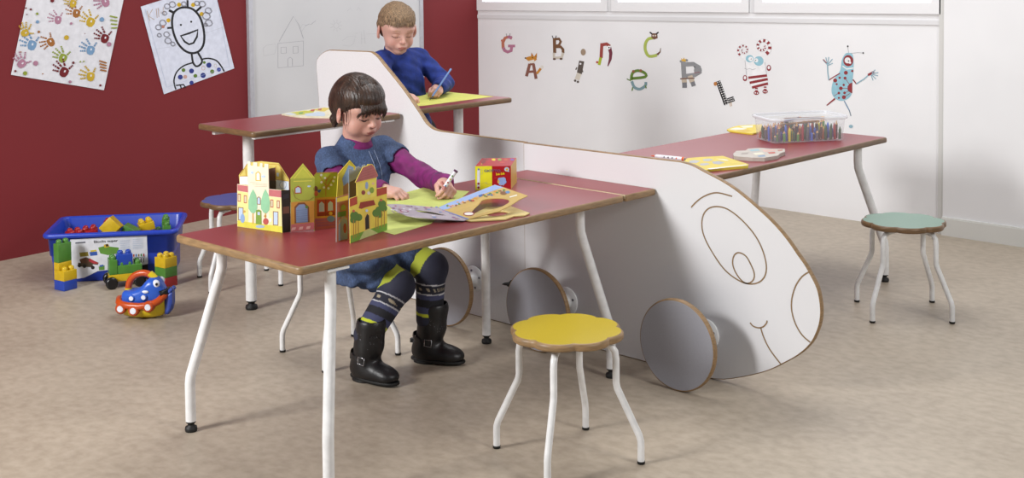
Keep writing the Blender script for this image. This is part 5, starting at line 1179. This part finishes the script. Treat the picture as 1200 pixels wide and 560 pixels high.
# denim dress
DEN = M('#384867', .85, 'denim')
def dress(S):
    S.cap(neckb+Vector((-.004, 0, -.035)), chest+Vector((0, 0, .02)), .062, .088, .02)
    S.chain([chest+Vector((0, 0, .03)), chest, pel+Vector((.01, 0, .02))], [.085, .094, .108], .03)
    S.cap(shR+Vector((0, .012, -.004)), shL+Vector((0, -.012, -.004)), .047, .047, .025)
    for sh, el in ((shR, elR), (shL, elL)):
        S.cap(sh, sh+(el-sh)*.32, .049, .051, .014)
        S.cap(sh+(el-sh)*.34, sh+(el-sh)*1.1, .0445, .05, .004, 's')
    # skirt over the thighs
    S.chain([pel+Vector((0, -.03, 0)), hipR+(knR-hipR)*.70+Vector((0, -.01, .004))], [.092, .074], .03); S.chain([pel+Vector((0, .03, 0)), hipL+(knL-hipL)*.66], [.092, .074], .03)
    S.cap(hipR+(knR-hipR)*.55, hipL+(knL-hipL)*.55, .070, .070, .02)
    S.ell(pel+Vector((.0, 0, -.02)), (.13, .15, .05), .02)
    S.ell((-.40, -.70, .37), (.115, .07, .042), .03); q_ = at(410, 318, x=-.43); S.box(q_, (.06, .035, .045), .02, .02)
    S.cap(neckb+Vector((.014, 0, -.012)), neckb+Vector((.018, 0, .09)), .042, .09, .004, 's')
    S.chain([knR+Vector((-.035, 0, -.065)), knR+Vector((.1, 0, -.03))], [.046, .06], .004, 's'); S.chain([knL+Vector((-.035, 0, -.06)), knL+Vector((.1, 0, -.02))], [.046, .06], .004, 's')
def dwarp(X, Y, Z): return .0026*np.sin(75*Y+18*np.sin(14*Z)+20*X)*np.clip((.72-Z)*6, .15, 1)+.0012*np.sin(150*X+70*Z)
dr = clothe(dress, .0032, 'denim_dress', DEN, girl, None, dwarp, label='blue denim dress with cap sleeves')
for k, z in enumerate((.63, .585, .54)):
    MB().lathe([(.006, 0), (.0065, .0015), (.0045, .003), (.0005, .0028)], M('#8f8a80', .35, metal=.7), 12, frame((-.455+(.63-z)*.0, -.56, z), (0, 1, 0), (0, 0, 1))).build('button', dr)
# stitched seams and front placket of the dress
ST = M('#8d99b5', .8)
def on_dress(y, z, sx=-1):
    ok, loc, nn, ix = dr.ray_cast(Vector((1, y, z)), Vector((sx, 0, 0))); return loc+nn*.0012 if ok else None
me_ = dr.data
for off in (-.012, .012):
    pts = [on_dress(-.562+off, z) for z in np.arange(.50, .715, .012)]; pts = [q for q in pts if q is not None and q.x < -.35]
    if len(pts) > 2: MB().tube(pts, .0009, ST, 6).build('stitching', dr, label='pale stitched seam')
# ---- hair
HAIR = M('#36251c', .42, 'hair', streak=(1, 1, .3), con=.3)
def hairS(S):
    S.ell((-.020, 0, .033), (.094, .084, .084), .01, T=HG); S.ell((-.054, 0, .0), (.070, .079, .076), .02, T=HG)
    S.ell((.016, 0, .055), (.074, .074, .052), .02, T=HG)
    S.ell((.118, 0, -.034), (.085, .098, .074), .010, 's', T=HG)
    for s in (-1, 1): S.ell((.012, s*.092, -.026), (.026, .026, .034), .008, 's', T=HG)
    S.ell((-.078, -.01, -.056), (.026, .028, .022), .012, T=HG); S.chain([(-.088, -.012, -.06), (-.098, -.02, -.085), (-.092, -.024, -.108)], [.021, .019, .008], .008, T=HG)
    S.cap((-.03, 0, -.12), (-.02, 0, -.06), .03, .03, .01, 's', T=HG)
HGi = np.array(HG.inverted())
def hwarp(X, Y, Z):
    P_ = np.stack([X, Y, Z], 1)@HGi[:3, :3].T+HGi[:3, 3]; x, y, z = P_.T
    a = np.arctan2(z+.03, x+.10); b = np.arctan2(y, np.sqrt((x+.05)**2+(z)**2)+.02)
    return .0006*np.sin(b*90+2*np.sin(a*5))+.0005*np.sin(b*150+a*9)
hr = clothe(hairS, .0025, 'hair', HAIR, girl, None, hwarp, label='dark brown hair tied low at the back with a fringe')
# fringe and loose strands
random.seed(21); lk = MB(HG)
for k in range(70):
    t = (k+.5)/70*2-1; y0_ = t*.052; w_ = random.uniform(.0012, .0022)
    zend = .021-.024*abs(t)**1.7+random.uniform(-.010, .012)
    cl = int((t+1)*4.999); fr = (t+1)*5-cl-.5; yc = ((cl+.5)/5-1)*.056
    xe = .085-.044*abs(t)**2.3+random.uniform(-.001, .002)
    zend = [.014, .017, .012, .016, .019, .014, .011, .016, .010, .004][cl]+.016*abs(fr)-.016*abs(t)**2+random.uniform(-.007, .006)
    y1_ = y0_*1.1+(yc-y0_)*.4-.004
    FX = lambda y, z, o: .024+.0685*math.sqrt(max(.05, 1-(y/.068)**2-((z-.012)/.075)**2))+o
    zm = .046-.014*abs(t)
    pts = smooth([(-.0+random.uniform(-.01, .01), y0_*.35, .117), (.035, y0_*.62, .108), (.064-.014*abs(t), y0_*.85, .084-.012*abs(t)), (FX(y0_, zm, .0058+.015*abs(t)**1.8), y0_, zm), (FX(y1_, (zm+zend)/2, .005+.016*abs(t)**1.8), (y0_+y1_)/2, (zm+zend)/2), (FX(y1_, zend, .0022+.015*abs(t)**1.8), y1_, zend)], 3)
    n_ = len(pts); lk.tube(pts, [w_*(.5+.9*math.sin(min(1, (i+1)/n_*1.15)*PI*.5))*(1 if i < n_-3 else (n_-i-.6)/3) for i in range(n_)], HAIR, 6)
for k in range(6):
    s = -1 if k % 2 else 1; x0_ = .03+random.uniform(-.01, .015)
    pts = smooth([(x0_, s*.067, .05), (x0_+.006, s*.076, .015), (x0_+random.uniform(-.004, .012), s*.073, -.02), (x0_+random.uniform(0, .02), s*(.066+random.uniform(0, .012)), -.055+random.uniform(-.02, .02))], 4)
    n_ = len(pts); lk.tube(pts, [.0016*(1-i/n_)+.0003 for i in range(n_)], HAIR, 5)
lk.build('fringe', hr)
mb_ = MB(HG)
for s in (-1, 1):
    pts = smooth([(.0735, s*.0145, -.007), (.0805, s*.021, -.0095), (.0825, s*.029, -.0112), (.0795, s*.037, -.010), (.072, s*.0445, -.006)], 3)
    mb_.tube(pts, [.0007+.0007*math.sin(PI*i/(len(pts)-1)) for i in range(len(pts))], M('#2a1c17', .6), 6)
mb_.build('eyelashes', girl)
# pen in her left hand
a = at(512.9, 231, z=.5995); b = a + (on_plane(535, 199.2, a, VF)-a)
bend = at(535, 199.2, y=a.y-.012)
pen('felt_pen', 'white felt pen with coloured dots held in the hand of the girl', tuple(a), tuple(on_plane(535, 199.2, a+VF*(.012), VF)), .0068, WP, M('#4c1440', .4), dots=('#4a6fa8', '#9a3a30', '#cfae20', '#5a8a3a'), tip=K)
# ------------------------------------------------------------------ the boy standing behind the high table
HBc = Vector((-1.435, .385, 1.043)); HB = head_frame(HBc, (1, -.40, -.36), (0, .0, 1), 1.03)
bneck = Vector((-1.465, .40, .948)); bch = Vector((-1.485, .445, .81)); bpel = Vector((-1.49, .505, .60))
bsR = Vector((-1.475, .322, .902)); bsL = Vector((-1.470, .548, .900))
beR = Vector((-1.36, .245, .79)); bwR = Vector((-1.235, .232, .775))
beL = Vector((-1.365, .600, .79)); bwL = Vector((-1.262, .470, .783))
bhR = Vector((-1.49, .45, .56)); bhL = Vector((-1.49, .56, .56)); bkR = Vector((-1.475, .44, .31)); bkL = Vector((-1.475, .57, .31)); baR = Vector((-1.50, .43, .06)); baL = Vector((-1.50, .575, .06))
S = Solid(); add_head(S, HB, bneck, .033, .1, .004, .006)
S.cap(bneck, bch+Vector((0, 0, .04)), .042, .066, .03); S.chain([bch+Vector((0, 0, .04)), bch, bpel], [.072, .078, .08], .03); S.cap(bsR, bsL, .036, .036, .03)
S.chain([bsR, beR, bwR], [.034, .029, .021], .01); S.chain([bsL, beL, bwL], [.034, .029, .021], .01)
S.chain([bhR, bkR, baR], [.06, .044, .03], .012); S.chain([bhL, bkL, baL], [.06, .044, .03], .012)
for an in (baR, baL): S.cap(an, an+Vector((.1, 0, -.03)), .03, .024, .01)
TBl = flip(hand_frame(bwL, (.62, -.76, -.16), (.35, .45, .8), False))
add_hand(S, TBl, [(.85, .9, .3), (1.0, 1.0, .5), (1.1, 1.2, .6), (1.1, 1.2, .6)], [(.75, .35, -.5, .028, .0105, .0088), (.95, -.15, -.4, .024, .0085, .0075), (.8, -.5, -.3, .017, .0072, .006)], .84)
TBr = hand_frame(bwR, (.88, .42, -.15), (0, -.1, 1), True)
add_hand(S, TBr, [(.4, .8, .4), (.45, .85, .4), (.5, .9, .5), (.5, .95, .5)], [(.8, .55, -.3, .028, .0105, .0088), (.95, .2, -.2, .024, .0085, .0075), (1, -.1, -.15, .017, .0072, .006)], .84)
V, F = S.mesh(.003)
boy = np_object('person', V, F, M('#d0a088', .5, 'vcol', sss=.12, bmp=.04), None, face_colors(HB, '#cc9f90', '#b06a64', '#9a7656', '#c9857c', lash='#6a4a3a', brow_w=.8), **tags('fair-haired boy in a blue top writing at the high table behind the panel', 'person'))
def bhair(S):
    S.ell((-.014, 0, .033), (.0915, .0775, .082), .01, T=HB); S.ell((-.035, 0, .0), (.068, .0745, .062), .02, T=HB); S.ell((.02, 0, .062), (.068, .064, .046), .02, T=HB)
    S.ell((.105, 0, -.022), (.080, .082, .074), .01, 's', T=HB)
    for s in (-1, 1): S.ell((.004, s*.088, -.022), (.026, .026, .034), .006, 's', T=HB)
    S.cap((-.06, 0, -.12), (.0, 0, -.07), .045, .045, .01, 's', T=HB)
HBi = np.array(HB.inverted())
def bw_(X, Y, Z):
    P_ = np.stack([X, Y, Z], 1)@HBi[:3, :3].T+HBi[:3, 3]; x, y, z = P_.T
    return .0007*np.sin(520*y+3*np.sin(60*x))+.0012*np.sin(150*y+60*x)*np.sin(170*z)+.0005*np.sin(700*x+400*y)
clothe(bhair, .0025, 'hair', M('#80684f', .7, 'hair', streak=(1, 2.5, .5), con=.3, sc=170), boy, None, bw_, label='short fair hair')
random.seed(4); tf = MB(HB)
for k in range(90):
    t = (k+.5)/90*2-1; y_ = t*.062; x_ = .0285+.005*abs(t)+.0685*math.sqrt(max(.05, 1-(y_/.068)**2-.2))
    z_ = .052-.012*abs(t)+random.uniform(-.002, .004); tf.tube([(x_-.006, y_, z_+.014), (x_+.001, y_+random.uniform(-.002, .002), z_+.003), (x_+.003, y_+random.uniform(-.004, .004), z_-random.uniform(.003, .011))], [.0015, .0014, .0003], M('#8d745a', .7, 'hair', con=.2), 5)
tf.build('hair_edge', boy, label='short hair tufts along the forehead')
BLU = M('#192e76', .85, 'cloth')
def btop(S):
    S.cap(bneck+Vector((0, 0, -.02)), bch+Vector((0, 0, .05)), .052, .084, .025); S.chain([bch+Vector((0, 0, .05)), bch, bpel+Vector((0, 0, -.03))], [.085, .098, .102], .03)
    S.cap(bsR+Vector((0, .01, 0)), bsL+Vector((0, -.01, 0)), .046, .046, .025)
    S.cap(bneck+Vector((0, 0, -.02)), bneck+Vector((.008, 0, .032)), .05, .044, .008); S.cap(bneck+Vector((.006, 0, .042)), bneck+Vector((.012, 0, .09)), .039, .040, .003, 's')
    for a, b, c in ((bsR, beR, bwR), (bsL, beL, bwL)):
        S.chain([a, b, b+(c-b)*.93], [.046, .042, .034], .014); S.cap(c, c+(c-b).normalized()*.05, .023, .023, .003, 's')
def bfold(X, Y, Z): return .003*np.sin(60*Z+40*Y+3*np.sin(30*X))*np.sin(25*X+18*Z)+.0018*np.sin(120*Z-50*X+60*Y)
clothe(btop, .0034, 'blue_top', BLU, boy, None, bfold, label='blue long-sleeved high-necked top')
def btr(S): S.chain([bpel+Vector((0, -.0, 0)), bhR, bkR, baR+Vector((0, 0, .02))], [.09, .074, .056, .05], .02); S.chain([bpel, bhL, bkL, baL+Vector((0, 0, .02))], [.09, .074, .056, .05], .02)
clothe(btr, .0045, 'trousers', M('#15161c', .85, 'cloth'), boy, label='dark trousers')
for an in (baR, baL):
    T = frame((an.x, an.y, 0), (1, 0, 0), (0, 1, 0)); S = Solid(); S.ell((.0, 0, .045), (.05, .04, .045), .01, T=T); S.ell((.07, 0, .032), (.07, .04, .032), .02, T=T); S.box((.03, 0, -.025), (.2, .1, .032), .002, .002, 's', T=T)
    V, F = S.mesh(.004); np_object('shoe', V, F, M('#26282e', .5, 'leather'), boy)
a = at(502, 119.5, z=HU+.004); pen('pencil', 'blue pencil held in the hand of the boy', tuple(at(503.5, 117.5, z=HU+.004)), tuple(on_plane(528.5, 80.8, bwL+VF*.02, VF)), .0042, M('#5f80b5', .4), M('#6f90c5', .4), tip=K)
# ------------------------------------------------------------------ light, camera, look
sc = bpy.context.scene
w = bpy.data.worlds.new('World'); sc.world = w; w.use_nodes = True
bg = w.node_tree.nodes['Background']; bg.inputs['Color'].default_value = (.93, .96, 1, 1); bg.inputs['Strength'].default_value = .13
def area(name, loc, target, size, power, col=(1, 1, 1), sy=None):
    l = bpy.data.lights.new(name, 'AREA'); l.shape = 'RECTANGLE'; l.size = size; l.size_y = sy or size; l.energy = power; l.color = col
    o = bpy.data.objects.new(name, l); COL.objects.link(o); o.location = loc
    o.rotation_euler = (Vector(target)-Vector(loc)).to_track_quat('-Z', 'Y').to_euler(); return o
area('studio_softbox_left', (-.9, -4.6, 2.3), (-.2, -.3, .5), 1.0, 215, (1, .99, .98))
area('studio_softbox_right', (4.3, -.6, 2.6), (0, 0, .3), 1.0, 85, (1, .99, .98))
area('overhead_fill', (-.4, .6, 3.4), (-.4, 1.0, 0), 2.2, 84, (1, 1, 1))  # unseen overhead fill, added to brighten the white wall and rear floor
cd = bpy.data.cameras.new('camera'); cam = bpy.data.objects.new('camera', cd); COL.objects.link(cam)
cd.sensor_width = 36; cd.lens = FPX/1200*36; cd.shift_y = -(280-CY)/1200; cd.shift_x = 0; cd.clip_start = .05
d = VF*math.cos(PITCH) + Vector((0, 0, -math.sin(PITCH)))
up = VF*math.sin(PITCH) + Vector((0, 0, math.cos(PITCH)))
c_, s_ = math.cos(ROLL), math.sin(ROLL)
xr = VR*c_ + up*s_*(1); 
# ray() says: image x,y -> (px,py) = (X c + Y s, -X s + Y c); direction = VR*px - up*py
xr = VR*c_ + up*s_; yu = up*c_ - VR*s_
cam.matrix_world = Matrix(((xr.x, yu.x, -d.x, CAM.x), (xr.y, yu.y, -d.y, CAM.y), (xr.z, yu.z, -d.z, CAM.z), (0, 0, 0, 1)))
sc.camera = cam
sc.view_settings.view_transform = 'Standard'; sc.view_settings.look = 'None'; sc.view_settings.gamma = 1; sc.view_settings.exposure = 0.0
try: sc.view_settings.use_curve_mapping = False
except Exception: pass
